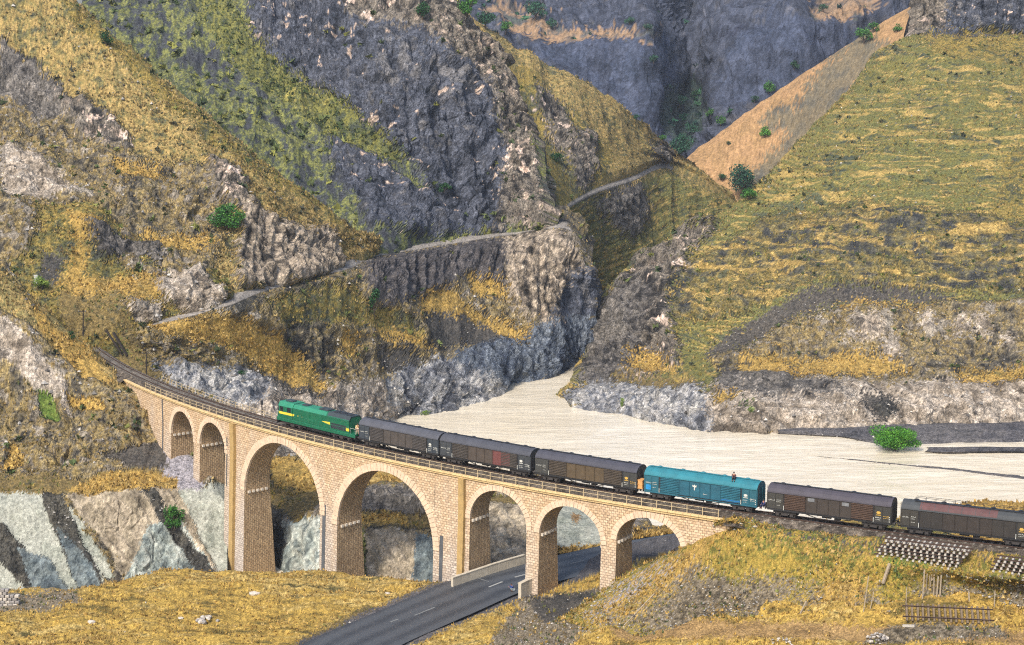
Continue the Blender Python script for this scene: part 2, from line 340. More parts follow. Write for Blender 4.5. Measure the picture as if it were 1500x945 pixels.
def hermite(P, t, q):
    "smooth curve through points P (n, k) at knots t, sampled at q"
    n = len(P); m = np.zeros_like(P)
    for i in range(n):
        a, b = max(i - 1, 0), min(i + 1, n - 1); m[i] = (P[b] - P[a]) / (t[b] - t[a])
    if P.ndim > 2:                                          # no overshoot between rows
        D = np.diff(P, axis=0) / np.diff(t)[:, None, None]
        for i in range(1, n - 1):
            lo = np.minimum(np.abs(D[i - 1]), np.abs(D[i])) * 2.5; m[i] = np.where(D[i - 1] * D[i] > 0, np.sign(m[i]) * np.minimum(np.abs(m[i]), lo), 0)
        m[0] = D[0]; m[-1] = D[-1]
    i = np.clip(np.searchsorted(t, q, side='right') - 1, 0, n - 2); h = (t[i + 1] - t[i]); s = ((q - t[i]) / h)
    sh = (-1,) + (1,) * (P.ndim - 1); s = s.reshape(sh); h = h.reshape(sh)
    return ((2 * s**3 - 3 * s**2 + 1) * P[i] + (s**3 - 2 * s**2 + s) * h * m[i] + (-2 * s**3 + 3 * s**2) * P[i + 1] + (s**3 - s**2) * h * m[i + 1])
SHEETS = {}
def sheet(name, rows, base, polys=(), step=1.62, left=None, right=None, back=(), low=(2.0, 0.03), mat=None, warp=9.0, seed=1, parent=None, label=None, relief=1.0, kind='structure', rowcls=None, dith=1.0, flat=None, front=None, gul=(1.3, .075)):
    """one landform: rows of surveyed points (photo px, py, distance) from foot to crest, lofted, given relief and ground cover.
    left/right wrap the flanks round, back drops the far side."""
    rs = []
    if front is not None: rows = [[(p[0], p[1], p[2], 1) for p in rows[0]]] + list(rows)
    N = int(max(np.sum(np.hypot(*np.diff(np.array([(p[0], p[1]) for p in r], float), axis=0).T)) for r in rows) / step) + 2
    N = min(N, 1100)
    for r in rows:
        W = np.array([at(*p[:3]) + (np.array(front) if len(p) > 3 else 0) for p in r])
        im = proj(W); d = np.hypot(*np.diff(im, axis=0).T); t = np.concatenate([[0], np.cumsum(np.maximum(d, .5))])
        L = hermite(W, t, np.linspace(0, t[-1], N))
        if left is not None:
            k = np.linspace(1, 0, 9)[:-1, None]; L = np.concatenate([L[0] + k ** 1.5 * np.array(left), L])
        if right is not None:
            k = np.linspace(0, 1, 9)[1:, None]; L = np.concatenate([L, L[-1] + k ** 1.5 * np.array(right)])
        rs.append(L)
    nf = len(rs)
    for b in back: rs.append(rs[nf - 1] + np.array(b, float))
    R = np.array(rs); im = proj(R[:nf]); knots = [0.0]; q = []
    for i in range(len(rs) - 1):
        if i < nf - 1:
            d = float(np.median(np.hypot(*(im[i + 1] - im[i]).T))); n = max(3, int(d / step))
        else: d = 25.0; n = 6
        q += list(np.linspace(knots[-1], knots[-1] + d, n, endpoint=False)); knots.append(knots[-1] + d)
    q.append(knots[-1]); q = np.array(q)
    G = hermite(R, np.array(knots), q); nr, nc = G.shape[:2]
    du = np.gradient(G, axis=1); dv = np.gradient(G, axis=0); Nn = np.cross(du, dv); Nn /= np.linalg.norm(Nn, axis=2)[..., None] + 1e-9
    P = G.reshape(-1, 3); Nn = Nn.reshape(-1, 3); pix = proj(P)
    w0 = np.stack([fbm(P * .055, 4, seed + 50), fbm(P * .055, 4, seed + 60)], 1) * warp * 1.6
    wv = w0 + np.stack([fbm(P * .28, 5, seed + 70, gain=.8), fbm(P * .28, 5, seed + 80, gain=.8)], 1) * warp * 2.2 * dith
    wv += rng.standard_normal((len(P), 2)) * 4.0 * dith
    def classify(q_):
        cl = np.full(len(P), base, dtype=object)
        for c, poly in polys:
            pa = np.array(poly, float); lo, hi = pa.min(0), pa.max(0)
            idx = np.nonzero((q_[:, 0] > lo[0]) & (q_[:, 0] < hi[0]) & (q_[:, 1] > lo[1]) & (q_[:, 1] < hi[1]))[0]
            if len(idx): idx = idx[inside(poly, q_[idx])]; cl[idx] = c
        return cl
    cls, dcl = classify(pix + wv), classify(pix + w0)
    damp = np.ones(nr)
    if rowcls:
        for (k0, k1, c, xm) in rowcls:
            k0, k1 = (k0 + 1, k1 + 1) if front is not None else (k0, k1)
            m = ((q >= knots[k0]) & (q <= knots[k1]))[:, None] & (pix[:, 0] + wv[:, 0] * .4 < xm).reshape(nr, nc); cls.reshape(nr, nc)[m] = c; dcl.reshape(nr, nc)[m] = c
            damp *= np.clip(np.maximum(knots[k0] - q, q - knots[k1]) / 20.0, 0.02, 1)
    # gullies and ribs running down the slope
    uu = np.cumsum(np.linalg.norm(np.diff(G, axis=1, prepend=G[:, :1]), axis=2), axis=1).mean(0); vv = np.cumsum(np.linalg.norm(np.diff(G, axis=0, prepend=G[:1]), axis=2), axis=0).mean(1)
    gc = np.stack([np.broadcast_to(uu[None], (nr, nc)), .22 * np.broadcast_to(vv[:, None], (nr, nc)), np.zeros((nr, nc))], -1).reshape(-1, 3)
    col = np.zeros((len(P), 4)); disp = low[0] * fbm(P * low[1], 4, seed); cd = np.zeros(len(P))
    for c in set(cls) | set(dcl):
        k = CL[c]; rock = k.get('r', False)
        idx = np.nonzero(cls == c)[0]; p = P[idx]
        if len(idx):
            n = fbm(p * k['s'] * np.array(k['st']), 6, seed + 3, gain=.72) + .35 * noise(p * .045, seed + 4)
            if rock:
                f1, f2, rid = worley(p * k['df'] * 1.3 * np.array(k['ds']) + .4 * noise(p * .3, seed + 21)[:, None], seed + 31); n = n + (rid - .5) * .25
                q_ = p @ np.array(k.get('bed', ((.30, .15, .9), .30, .45))[0]) * k.get('bed', (0, .30))[1] + 1.1 * fbm(p * .07, 3, seed + 41); n = n + .22 * (q_ - np.floor(q_) - .5)
            n = n + (.30 if rock else .16) * noise(gc[idx] * np.array((.38, .22, 1)) + .8 * noise(p * .1, seed + 96)[:, None], seed + 97)   # streaks down the slope
            cc = ramp(k['c'], .5 + n * k['k'])
            if 'ln' in k:                                   # terraces trodden by sheep, along the contours
                lc, lf, ls, th = k['ln']
                v = 1 - 2 * np.abs(noise(p * lf * np.array(ls) + .5 * noise(p * .12, seed + 5)[:, None], seed + 6)) + .30 * noise(p * .12, seed + 7) + .22 * noise(p * 1.0, seed + 8)
                w_ = np.clip((v - th) / .18, 0, 1)[:, None]; cc = cc * (1 - w_) + lin(lc) * w_
            if 'sp' in k:                                   # freshly broken pale faces
                v = noise(p * np.array((.30, .30, .42)), seed + 61) + .5 * noise(p * 1.1, seed + 62) + .5 * noise(p * .04, seed + 63); cc = np.where((v > k['sp'][1])[:, None], lin(k['sp'][0]) * (1 + .2 * v[:, None]), cc)
            col[idx, :3] = cc; col[idx, 3] = 1.0 if rock else .12
        idx = np.nonzero(dcl == c)[0]; p = P[idx]
        if not len(idx): continue
        if rock:                                           # broken rock: beds, blocks standing proud, open joints
            dd = k['d'] * 1.7 * (fbm(p * k['df'] * np.array(k['ds']), 5, seed + 9, gain=.46, ridged=True) - .1)
            bl = k.get('blk', .75); ms = np.clip(.5 + 1.1 * fbm(p * .06, 2, seed + 19), .1, 1.0)
            for mul, amp in ((.7, 1.2), (1.7, .5)):
                pw = p * k['df'] * mul * np.array(k['ds']) * 1.5
                pw = pw + .35 * np.stack([noise(pw * 1.1, seed + 21), noise(pw * 1.1, seed + 22), noise(pw * 1.1, seed + 23)], 1)
                f1, f2, rid = worley(pw, seed + 31)
                dd += k['d'] * amp * bl * ms * (1.9 * (rid - .5) * np.clip((f2 - f1) / .12, .1, 1) - .8 * np.clip(1 - (f2 - f1) / .10, 0, 1))
            sd_, sf, sa = k.get('bed', ((.30, .15, .9), .30, .45))
            q_ = p @ np.array(sd_) * sf + 1.1 * fbm(p * .07, 3, seed + 41); q_ = q_ - np.floor(q_)
            dd += sa * k['d'] * (np.minimum(q_ * 1.25, (1 - q_) * 5) - .5)
        else:
            dd = k['d'] * 1.7 * fbm(p * k['df'] * np.array(k['ds']), 4, seed + 9, gain=.46)
            if 'ln' in k: dd = dd + .3 * (1 - 2 * np.abs(noise(p * k['ln'][1] * np.array(k['ln'][2]) + .5 * noise(p * .12, seed + 5)[:, None], seed + 6)))
        if 'fl' in k:                                       # upright ribs
            ff, fa = k['fl']; c1 = gc[idx] * np.array((ff, ff * .35, 0)) + .35 * np.stack([noise(p * .12, seed + 93)] * 3, 1); dd = dd + fa * (1 - 2.2 * np.abs(noise(c1, seed + 94))) + .4 * fa * (1 - 2 * np.abs(noise(c1 * 2.3, seed + 95)))
        cd[idx] = dd * relief
    gc = gc + 5.0 * np.stack([noise(P * .03, seed + 91), noise(P * .03, seed + 92), 0 * P[:, 0]], 1)
    disp = disp + gul[0] * (fbm(gc * gul[1], 4, seed + 90, gain=.5, ridged=True) - .15)
    if flat is not None:
        m = inside(flat, pix); cd[m] *= .1; disp[m] *= .1
    cd = (cd.reshape(nr, nc) * damp[:, None]).ravel(); disp = (disp.reshape(nr, nc) * np.maximum(damp, .12)[:, None]).ravel()
    # soften the step where two covers meet
    edge = np.zeros((nr, nc)); dc_ = dcl.reshape(nr, nc); edge[:, 1:] += dc_[:, 1:] != dc_[:, :-1]; edge[1:] += dc_[1:] != dc_[:-1]; edge = np.minimum(edge, 1); g = cd.reshape(nr, nc)
    for it in range(7):
        e = np.pad(edge, 1, mode='edge'); edge = np.maximum(edge, .86 * np.maximum(np.maximum(e[:-2, 1:-1], e[2:, 1:-1]), np.maximum(e[1:-1, :-2], e[1:-1, 2:])))
    for it in range(12):
        e = np.pad(g, 1, mode='edge'); bl_ = .25 * (e[:-2, 1:-1] + e[2:, 1:-1] + e[1:-1, :-2] + e[1:-1, 2:]); g = g + edge * .8 * (bl_ - g)
    e = np.pad(g, 1, mode='edge'); g = .7 * g + .075 * (e[:-2, 1:-1] + e[2:, 1:-1] + e[1:-1, :-2] + e[1:-1, 2:])
    disp = disp + g.ravel()
    P = P + Nn * disp[:, None]
    col[:, :3] = np.clip(col[:, :3] * ALB * (1 + .15 * rng.standard_normal((len(P), 1))), .004, .85)
    i = np.arange(nr * nc).reshape(nr, nc)
    Fq = np.stack([i[:-1, :-1], i[:-1, 1:], i[1:, 1:], i[1:, :-1]], -1).reshape(-1, 4)
    sm2 = np.isin(cls.astype(str), ['white', 'icy', 'tan', 'teal', 'path'])[Fq[:, 0]].astype(np.int32)
    me = mesh_np(name, P, Fq, [mat or M_TERR, M_SLAB], col, smooth=False, mat_idx=sm2)
    o = link(name, me, parent)
    if kind: o['kind'] = kind
    if label: o['label'] = label
    key = name if name not in SHEETS else name + str(len(SHEETS))
    SHEETS[key] = dict(base=base, P=P, pix=proj(P), N=Nn, cls=cls, nr=nr, nc=nc, tri=len(Fq) * 2, obj=o)
    return key
def spot(px, py, key=None, r=6.0):
    "the nearest visible ground point at a photo pixel"
    best = None
    for k in ([key] if key else SHEETS):
        S = SHEETS[k]; d = np.hypot(S['pix'][:, 0] - px, S['pix'][:, 1] - py); m = d < r
        if m.any():
            idx = np.nonzero(m)[0]; j = idx[np.argmin(S['P'][idx, 1] + d[idx] * .3)]
            if best is None or S['P'][j, 1] < best[1]: best = S['P'][j]
    if best is None and key is None and r < 40: return spot(px, py, None, r * 2)
    if best is None:
        S = SHEETS[key]; d = np.hypot(S['pix'][:, 0] - px, S['pix'][:, 1] - py); best = S['P'][np.argmin(d)]
    return np.array(best)

# ------------------------------------------------------------------ base ground and river
WZ = -28.0
V = [(-900, -100, -36), (900, -100, -36), (900, 2500, -36), (-900, 2500, -36)]
me = mesh_np('ground', V, [(0, 1, 2, 3)], worn('valley_floor', (120, 108, 84), .95)); tag(link('ground', me), kind='structure')
m, nt, b = new_mat('river_water')
tc = nd(nt, 'ShaderNodeTexCoord'); mp = nd(nt, 'ShaderNodeMapping'); mp.inputs['Scale'].default_value = (.12, .55, 1); mp.inputs['Rotation'].default_value = (0, 0, .35)
n1 = nd(nt, 'ShaderNodeTexNoise', Scale=1.0, Detail=4.0, Roughness=.6, Distortion=.6); n2 = nd(nt, 'ShaderNodeTexNoise', Scale=.35, Detail=5.0)
r = nd(nt, 'ShaderNodeValToRGB'); e = r.color_ramp.elements; e[0].position = .36; e[0].color = (*lin((202, 190, 166)), 1); e[1].position = .64; e[1].color = (*lin((218, 207, 184)), 1)
nt.links.new(tc.outputs['Object'], mp.inputs[0]); nt.links.new(mp.outputs[0], n1.inputs['Vector']); nt.links.new(mp.outputs[0], n2.inputs['Vector']); mxw = nd(nt, 'ShaderNodeMath', _operation='MULTIPLY_ADD'); mxw.inputs[1].default_value = .22; hw_ = nd(nt, 'ShaderNodeMath', _operation='MULTIPLY'); hw_.inputs[1].default_value = .7
nt.links.new(n2.outputs['Fac'], hw_.inputs[0]); nt.links.new(n1.outputs['Fac'], mxw.inputs[0]); nt.links.new(hw_.outputs[0], mxw.inputs[2]); nt.links.new(mxw.outputs[0], r.inputs[0])
nt.links.new(r.outputs[0], b.inputs['Base Color']); b.inputs['Roughness'].default_value = .12
bp = nd(nt, 'ShaderNodeBump', Strength=.28, Distance=.9); nt.links.new(n1.outputs['Fac'], bp.inputs['Height']); nt.links.new(bp.outputs[0], b.inputs['Normal'])
nx, ny = 260, 200
gx, gy = np.meshgrid(np.linspace(-60, 190, nx), np.linspace(255, 520, ny))
p = np.stack([gx.ravel(), gy.ravel(), np.zeros(nx * ny)], 1)
p[:, 2] = WZ + .22 * fbm(p * np.array([.12, .45, 1]), 4, 5, ridged=True)
i = np.arange(nx * ny).reshape(ny, nx)
tag(link('river', mesh_np('river', p, np.stack([i[:-1, :-1], i[:-1, 1:], i[1:, 1:], i[1:, :-1]], -1).reshape(-1, 4), m)), kind='structure')

# ------------------------------------------------------------------ landforms, far to near
sheet('mountain', [
    [(560,190,900),(760,200,900),(880,235,900),(960,245,890),(1000,262,880),(1060,270,900),(1150,250,930),(1300,170,1000),(1560,140,1000)],
    [(560,60,960),(740,75,950),(800,95,935),(880,110,925),(950,120,925),(990,175,985),(1030,160,990),(1060,140,960),(1150,90,950),(1250,70,990),(1330,60,1020),(1560,60,1030)],
    [(560,-20,1000),(740,35,975),(800,48,955),(880,50,945),(950,55,950),(990,110,1040),(1030,90,1030),(1075,60,980),(1150,28,975),(1230,18,985),(1330,0,1040),(1560,0,1040)],
    [(560,-60,1080),(740,10,1060),(800,22,1040),(880,22,1020),(950,25,1020),(1000,30,1090),(1040,30,1080),(1090,0,1060),(1150,0,1040),(1240,2,1040),(1330,-30,1080),(1560,-50,1100)],
    [(560,-140,1140),(740,-80,1130),(800,-70,1100),(880,-80,1090),(950,-70,1090),(1000,-60,1130),(1040,-60,1140),(1090,-80,1110),(1150,-70,1100),(1240,-60,1110),(1330,-120,1130),(1560,-140,1150)]],
    'far', [('farslab', [(760,80),(860,60),(960,60),(985,140),(1000,200),(900,200),(850,130)]),
            ('farslab', [(1050,165),(1100,60),(1120,30),(1230,40),(1260,60),(1130,150),(1075,175)]),
            ('fartan', [(690,15),(760,20),(800,45),(880,52),(960,62),(850,70),(760,60)]),
            ('fartan', [(1200,-10),(1300,0),(1250,30),(1180,30)]),
            ('fargreen', [(960,140),(1000,110),(1050,130),(1040,200),(1000,240),(960,200)])],
    step=2.6, back=[(0, 60, -10), (0, 200, -100)], low=(9, .012), gul=(7, .03), mat=M_FAR, warp=14, dith=.6, seed=11)
sheet('scree_slope', [
    [(985,330,800),(1080,340,790),(1150,310,780),(1250,230,780),(1350,140,790),(1460,110,795)],
    [(1003,240,842),(1050,262,826),(1120,245,820),(1200,170,830),(1300,100,840),(1440,40,850)],
    [(1006,232,850),(1060,190,862),(1100,162,870),(1180,107,885),(1260,55,900),(1345,5,915),(1440,-50,930)]],
    'sand', [('sandgrey', [(1110,250),(1150,200),(1190,110),(1260,40),(1300,60),(1200,200),(1120,290),(1080,300)]),
             ('sandgrey', [(1110,185),(1125,165),(1200,150),(1180,190)])],
    step=2.6, front=(0, -2, -12), back=[(.2, 1.5, -3), (6, 80, -60)], low=(2.5, .02), gul=(1.2, .05), mat=M_FAR, seed=12)
sheet('spur', [
    [(720,480,545),(800,470,560),(870,440,600),(940,420,640),(1000,380,680),(1085,335,735)],
    [(690,360,515),(795,325,535),(868,285,605),(930,263,672),(975,246,730),(1030,272,742),(1082,305,756)],
    [(690,350,518),(798,318,540),(870,278,611),(930,257,678),(975,239,736),(1031,262,747),(1080,298,760)],
    [(620,140,600),(690,150,605),(770,190,615),(850,205,645),(920,215,692),(968,222,738),(1010,247,750),(1052,275,760)],
    [(610,-60,690),(650,0,688),(700,40,680),(752,70,682),(850,120,694),(920,165,715),(965,205,740),(1030,255,764)]],
    'ochre', [('contour', [(790,300),(870,285),(975,250),(1080,300),(1080,330),(1000,390),(870,470),(780,420)]),
              ('olive', [(740,90),(790,120),(850,180),(900,230),(880,280),(790,320),(770,240)]),
              ('ridge', [(775,130),(810,140),(835,180),(840,250),(800,200)]), ('ridge', [(840,190),(870,200),(872,260),(850,280),(830,240)]),
              ('grey', [(870,290),(940,262),(950,320),(930,350),(890,330)]), ('grey', [(950,205),(990,220),(975,240),(955,238)])],
    step=1.75, back=[(1, 3, -5), (8, 30, -25), (20, 110, -90)], low=(3, .02), gul=(2.2, .04), seed=13, front=(0, -2, -6), rowcls=[(1, 2, 'path', 982)])
sheet('mountain', [
    [(120,130,500),(250,200,480),(350,280,468),(450,345,458),(548,372,447),(622,358,470),(702,346,486),(800,328,487)],
    [(120,20,540),(250,70,530),(350,130,515),(450,205,502),(550,262,488),(640,262,500),(720,262,508),(796,265,505)],
    [(120,-100,600),(250,-60,590),(350,0,562),(450,60,545),(550,110,518),(640,112,522),(700,128,535),(752,160,540)],
    [(120,-220,680),(250,-180,660),(350,-140,635),(450,-100,610),(550,-60,575),(622,-10,562),(664,18,558),(728,85,560)]],
    'patch', [('cliff', [(330,-60),(620,-40),(700,60),(760,180),(800,330),(690,350),(640,300),(600,240),(520,160),(440,120),(380,70)]),
              ('cliff', [(480,190),(560,240),(690,340),(640,355),(545,340),(490,260)]),
              ('ridge', [(560,-60),(640,-20),(700,40),(742,110),(775,200),(800,290),(802,335),(720,340),(745,240),(700,120),(620,60),(520,40),(480,-60)]),
              ('patch2', [(240,-40),(330,0),(420,110),(520,160),(600,240),(560,240),(480,200),(350,100)])],
    step=1.62, right=(-2, 42, -10), back=[(1, 3, -5), (4, 40, -35), (8, 130, -110)], low=(5, .022), gul=(2.2, .05), seed=14, front=(0, -2, -6))
sheet('hillside', [
    [(-60,480,352),(0,478,352),(200,454,356),(330,433,366),(420,407,391),(500,378,421),(548,363,447)],
    [(-60,300,385),(0,290,388),(150,300,390),(300,330,392),(400,355,402),(480,365,423),(549,363,443)],
    [(-60,130,425),(0,150,425),(150,180,420),(290,230,415),(400,300,414),(480,348,428),(550,358,444)],
    [(-60,-90,480),(30,-50,468),(95,-5,462),(170,60,452),(260,130,442),(350,210,434),(430,281,430),(500,332,436),(551,354,446)]],
    'ochre', [('mixrock', [(-60,60),(60,100),(110,170),(160,180),(200,230),(300,240),(330,330),(300,450),(0,470),(-60,400)]),
              ('grey', [(0,60),(80,120),(120,170),(60,180),(0,150)]), ('ridge', [(80,150),(130,150),(195,205),(180,225),(120,200)]),
              ('ridge', [(300,230),(330,240),(360,280),(350,320),(310,290)]), ('pale', [(0,225),(50,230),(120,290),(60,310),(0,300)]),
              ('paleflute', [(350,290),(400,320),(480,350),(510,390),(420,420),(345,425),(340,350)]),
              ('gold', [(160,240),(230,235),(240,260),(170,262)]), ('gold', [(200,340),(300,345),(320,365),(220,365)]),
              ('olive', [(90,0),(140,30),(250,125),(340,205),(430,280),(500,330),(480,335),(380,265),(230,140),(110,40)])],
    step=1.62, right=(-4, 24, -8), back=[(-.5, 2, -4), (-2, 26, -24), (-6, 80, -64)], left=(-70, 0, 22), low=(3, .03), gul=(1.6, .06), seed=15, front=(0, -2, -6))
sheet('knoll', [
    [(-60,520,330),(20,500,336),(90,475,342),(170,478,345),(230,468,352),(300,449,358),(334,435,364)],
    [(-60,440,345),(20,430,348),(80,425,349),(160,425,351),(240,425,356),(300,415,362),(336,438,363)],
    [(-60,420,350),(20,405,354),(78,402,355),(160,404,358),(240,408,363),(300,400,367),(338,432,366)],
    [(-60,300,372),(0,295,375),(60,305,377),(150,305,380),(190,340,378),(250,378,376),(300,404,374),(338,428,370)]],
    'olive', [('gold', [(90,405),(250,408),(230,430),(200,440),(90,425)]), ('gold', [(100,310),(150,320),(130,360),(120,420),(95,420),(110,350)]),
              ('pale', [(225,400),(290,390),(336,440),(290,470),(240,440)]), ('pale', [(180,440),(240,440),(230,478),(190,465)]),
              ('grey', [(130,320),(190,345),(280,400),(220,390),(140,370)]), ('scree', [(60,380),(95,375),(85,420),(60,415)]),
              ('mixrock', [(-60,280),(40,290),(60,330),(30,390),(-60,400)]), ('olivedirt', [(90,430),(180,430),(200,480),(90,500)])],
    step=1.62, right=(-3, 14, -5), back=[(-.4, 2, -3), (-2, 20, -20)], left=(-50, -10, 3), low=(1.6, .04), seed=16, front=(0, -2, -6))
# valley side between the railway and the river, up to the old road on its ledge
sheet('river_bank', [
    [(90,620,312),(250,680,322),(400,745,300),(500,725,350),(560,660,390),(585,609,403),(640,605,406),(700,590,418),(727,579,427),(735,565,439),(770,560,444),(812,550,453),(830,538,465),(862,535,468)],
    [(90,560,335),(250,590,335),(400,610,345),(500,600,372),(560,585,394),(600,575,404),(645,560,412),(700,545,425),(728,540,433),(745,530,442),(775,520,448),(812,510,456),(835,500,467),(864,490,470)],
    [(90,520,345),(200,520,344),(300,535,352),(400,550,366),(500,535,388),(560,520,405),(610,512,417),(660,500,432),(700,490,445),(740,482,452),(780,470,457),(815,450,462),(840,430,470),(866,430,474)],
    [(90,490,349),(200,492,345),(300,480,354),(380,460,368),(450,445,388),(510,430,405),(560,420,423),(620,410,445),(700,400,463),(740,400,468),(780,400,468),(815,395,470),(842,385,474),(866,400,478)],
    [(90,478,352),(200,480,348),(330,449,359),(380,429,374),(450,409,399),(510,394,417),(540,379,438),(622,364,464),(702,351,480),(760,342,484),(800,335,484),(836,339,480),(866,385,482)],
    [(90,470,357),(200,471,353),(330,440,363),(380,420,378),(450,400,403),(506,382,422),(538,369,444),(622,355,470),(702,343,486),(760,335,490),(800,328,490),(838,333,488),(867,376,490)]],
    'mixrock', [('wash', [(570,620),(545,570),(580,540),(650,525),(710,545),(740,580),(690,620)]), ('pale', [(300,560),(420,570),(560,560),(600,640),(400,700),(280,620)]),
              ('blue', [(650,530),(720,500),(800,480),(830,545),(740,580),(720,560)]), ('blue', [(790,470),(866,440),(870,545),(815,555)]),
              ('gold', [(190,474),(330,458),(410,492),(490,574),(465,578),(400,556),(350,525),(300,500),(240,494)]),
              ('gold', [(530,455),(570,462),(610,500),(640,522),(600,512),(545,482)]), ('gold', [(610,430),(645,420),(690,455),(775,488),(760,500),(700,488),(640,465),(612,458)]),
              ('gold', [(690,408),(735,412),(738,442),(690,436)]), ('gold', [(500,480),(525,500),(520,530),(500,520)]),
              ('scree', [(612,468),(660,462),(740,496),(705,512),(640,508)]), ('scree', [(548,500),(600,516),(618,530),(560,540)]), ('scree', [(360,540),(470,582),(500,590),(440,585),(370,560)]),
              ('olive', [(380,440),(480,420),(540,450),(600,470),(620,500),(560,480),(480,470),(400,470)]),
              ('columns', [(530,382),(620,365),(705,350),(740,346),(735,420),(690,405),(640,425),(610,440),(560,455),(530,430)]),
              ('paleflute', [(735,345),(800,333),(836,336),(850,380),(866,440),(800,480),(760,470),(740,420)]),
              ('cliff', [(800,470),(830,400),(870,390),(870,460)]),
              ('wash', [(215,530),(290,540),(400,560),(380,600),(300,590),(230,560)]), ('olivedirt', [(90,490),(200,490),(240,560),(330,600),(200,600),(90,540)]),
              ('green', [(120,485),(165,480),(190,520),(150,520)]), ('dark', [(300,445),(345,430),(385,430),(350,460)])],
    step=1.75, right=(.5, 30, -10), front=(0, -1.2, -4), back=[(0, 25, 2)], low=(1.5, .04), seed=17, rowcls=[(4, 5, 'path', 832)])
sheet('hillside', [
    [(822,583,425),(850,599,411),(905,607,405),(945,615,399),(1000,628,390),(1040,636,385),(1160,635,385),(1300,629,387.5),(1440,625,390.5),(1600,623,392.5)],
    [(842,560,438),(862,572,428),(905,580,420),(950,585,412),(1000,585,405),(1040,575,402),(1160,578,400),(1300,576,400),(1440,576,401),(1600,576,402)],
    [(848,545,452),(866,550,446),(905,555,438),(960,555,430),(1010,553,424),(1050,550,418),(1160,552,414),(1300,553,412),(1440,553,408),(1600,553,405)],
    [(853,530,464),(875,520,462),(910,520,458),(960,525,450),(1020,520,444),(1070,512,440),(1160,512,436),(1300,515,430),(1440,520,424),(1600,520,418)],
    [(861,490,474),(885,470,472),(920,465,470),(970,460,464),(1040,455,458),(1100,445,456),(1180,425,456),(1270,418,455),(1420,425,448),(1600,445,438)],
    [(884,436,486),(910,425,487),(950,415,486),(1010,400,482),(1070,392,480),(1130,380,480),(1210,360,480),(1300,350,478),(1440,360,472),(1600,380,465)],
    [(935,384,500),(965,370,502),(1000,355,504),(1060,335,508),(1120,318,512),(1180,300,515),(1260,285,516),(1340,280,514),(1460,285,508),(1600,300,500)],
    [(1085,296,528),(1100,284,532),(1120,272,536),(1160,250,542),(1200,230,548),(1250,210,554),(1310,195,558),(1380,190,560),(1480,190,560),(1600,200,555)],
    [(1165,216,568),(1190,193,576),(1215,172,584),(1250,150,592),(1290,135,598),(1330,125,603),(1380,118,606),(1430,115,608),(1510,112,610),(1600,115,610)],
    [(1272,98,628),(1284,84,634),(1300,72,640),(1325,60,645),(1350,52,648),(1380,50,650),(1410,52,652),(1440,54,652),(1520,56,655),(1600,60,655)]],
    'contour', [('cliff', [(1340,-60),(1620,-60),(1620,62),(1480,52),(1400,58),(1345,46)]), ('olive', [(1340,50),(1500,55),(1620,60),(1620,300),(1450,330),(1480,200),(1420,120)]),
                ('contour', [(1340,80),(1500,100),(1500,220),(1420,230)]),
                ('contour2', [(1000,400),(1120,320),(1260,300),(1480,330),(1620,330),(1620,430),(1420,425),(1270,415),(1180,425),(1040,470),(980,470)]),
                ('ridge', [(845,560),(870,470),(935,385),(1000,345),(1050,330),(1010,380),(980,440),(1000,530),(930,560)]),
                ('grey', [(850,560),(866,480),(900,430),(940,400),(960,440),(930,520),(900,570)]),
                ('scree', [(1030,525),(1060,490),(1130,455),(1200,430),(1270,416),(1390,428),(1390,442),(1270,440),(1160,475),(1080,510),(1045,528)]),
                ('mixrock', [(1040,530),(1150,480),(1270,445),(1620,440),(1620,560),(1100,560)]),
                ('pale', [(1290,530),(1310,495),(1330,528)]), ('pale', [(1235,505),(1245,485),(1255,508)]), ('pale', [(1345,460),(1360,455),(1365,490),(1348,485)]), ('pale', [(1395,470),(1412,462),(1418,495),(1400,500)]), ('pale', [(1430,460),(1445,470),(1455,500),(1420,490)]), ('pale', [(1465,510),(1480,490),(1495,515)]), ('paleflute', [(1250,470),(1290,458),(1300,500),(1260,510)]),
                ('gold', [(1080,525),(1130,517),(1160,530),(1150,570),(1090,570)]), ('gold', [(1150,528),(1300,525),(1340,545),(1250,555),(1160,550)]), ('gold', [(1400,545),(1500,540),(1500,560),(1410,562)]),
                ('gold', [(920,520),(960,515),(1000,545),(920,540)]), ('gold', [(1225,460),(1260,440),(1390,448),(1280,448)]),
                ('pale', [(1030,575),(1160,552),(1240,560),(1400,560),(1620,560),(1620,660),(1030,650)]), ('grey', [(1060,540),(1150,545),(1250,575),(1140,585),(1040,570)]), ('gold', [(1040,580),(1080,576),(1075,590),(1045,592)]),
                ('wash', [(820,590),(850,565),(950,560),(1030,570),(1040,650),(900,640)]), ('olivedirt', [(900,545),(1000,555),(1030,575),(960,570),(900,560)]),
                ('scree', [(1262,578),(1310,580),(1312,610),(1290,625),(1270,600)]), ('dark', [(1280,590),(1305,590),(1308,612),(1290,618)]),
                ('green', [(1090,590),(1100,592),(1095,602),(1085,600)])],
    step=1.62, front=(0, -1.2, -4), left=(9, 36, -8), right=(110, -20, 6), back=[(0, 3, -5), (2, 40, -30), (6, 90, -60)], low=(2.5, .03), gul=(1.1, .06), seed=18)
sheet('cliff', [
    [(1338,64,656),(1352,60,655),(1420,68,657),(1500,72,660),(1620,72,662)],
    [(1343,40,661),(1356,30,662),(1420,30,664),(1500,30,666),(1620,30,668)],
    [(1347,8,666),(1362,-12,668),(1420,-30,670),(1500,-34,672),(1620,-36,674)]],
    'cliff', [('ridge', [(1335,-30),(1380,-30),(1380,60),(1335,60)]), ('olive', [(1380,45),(1620,50),(1620,80),(1380,80)])], step=1.62, left=(12, 30, -3), right=(110, -10, 4), back=[(1, 6, -2), (4, 40, -30)], low=(2, .05), gul=(2.2, .1), seed=19)

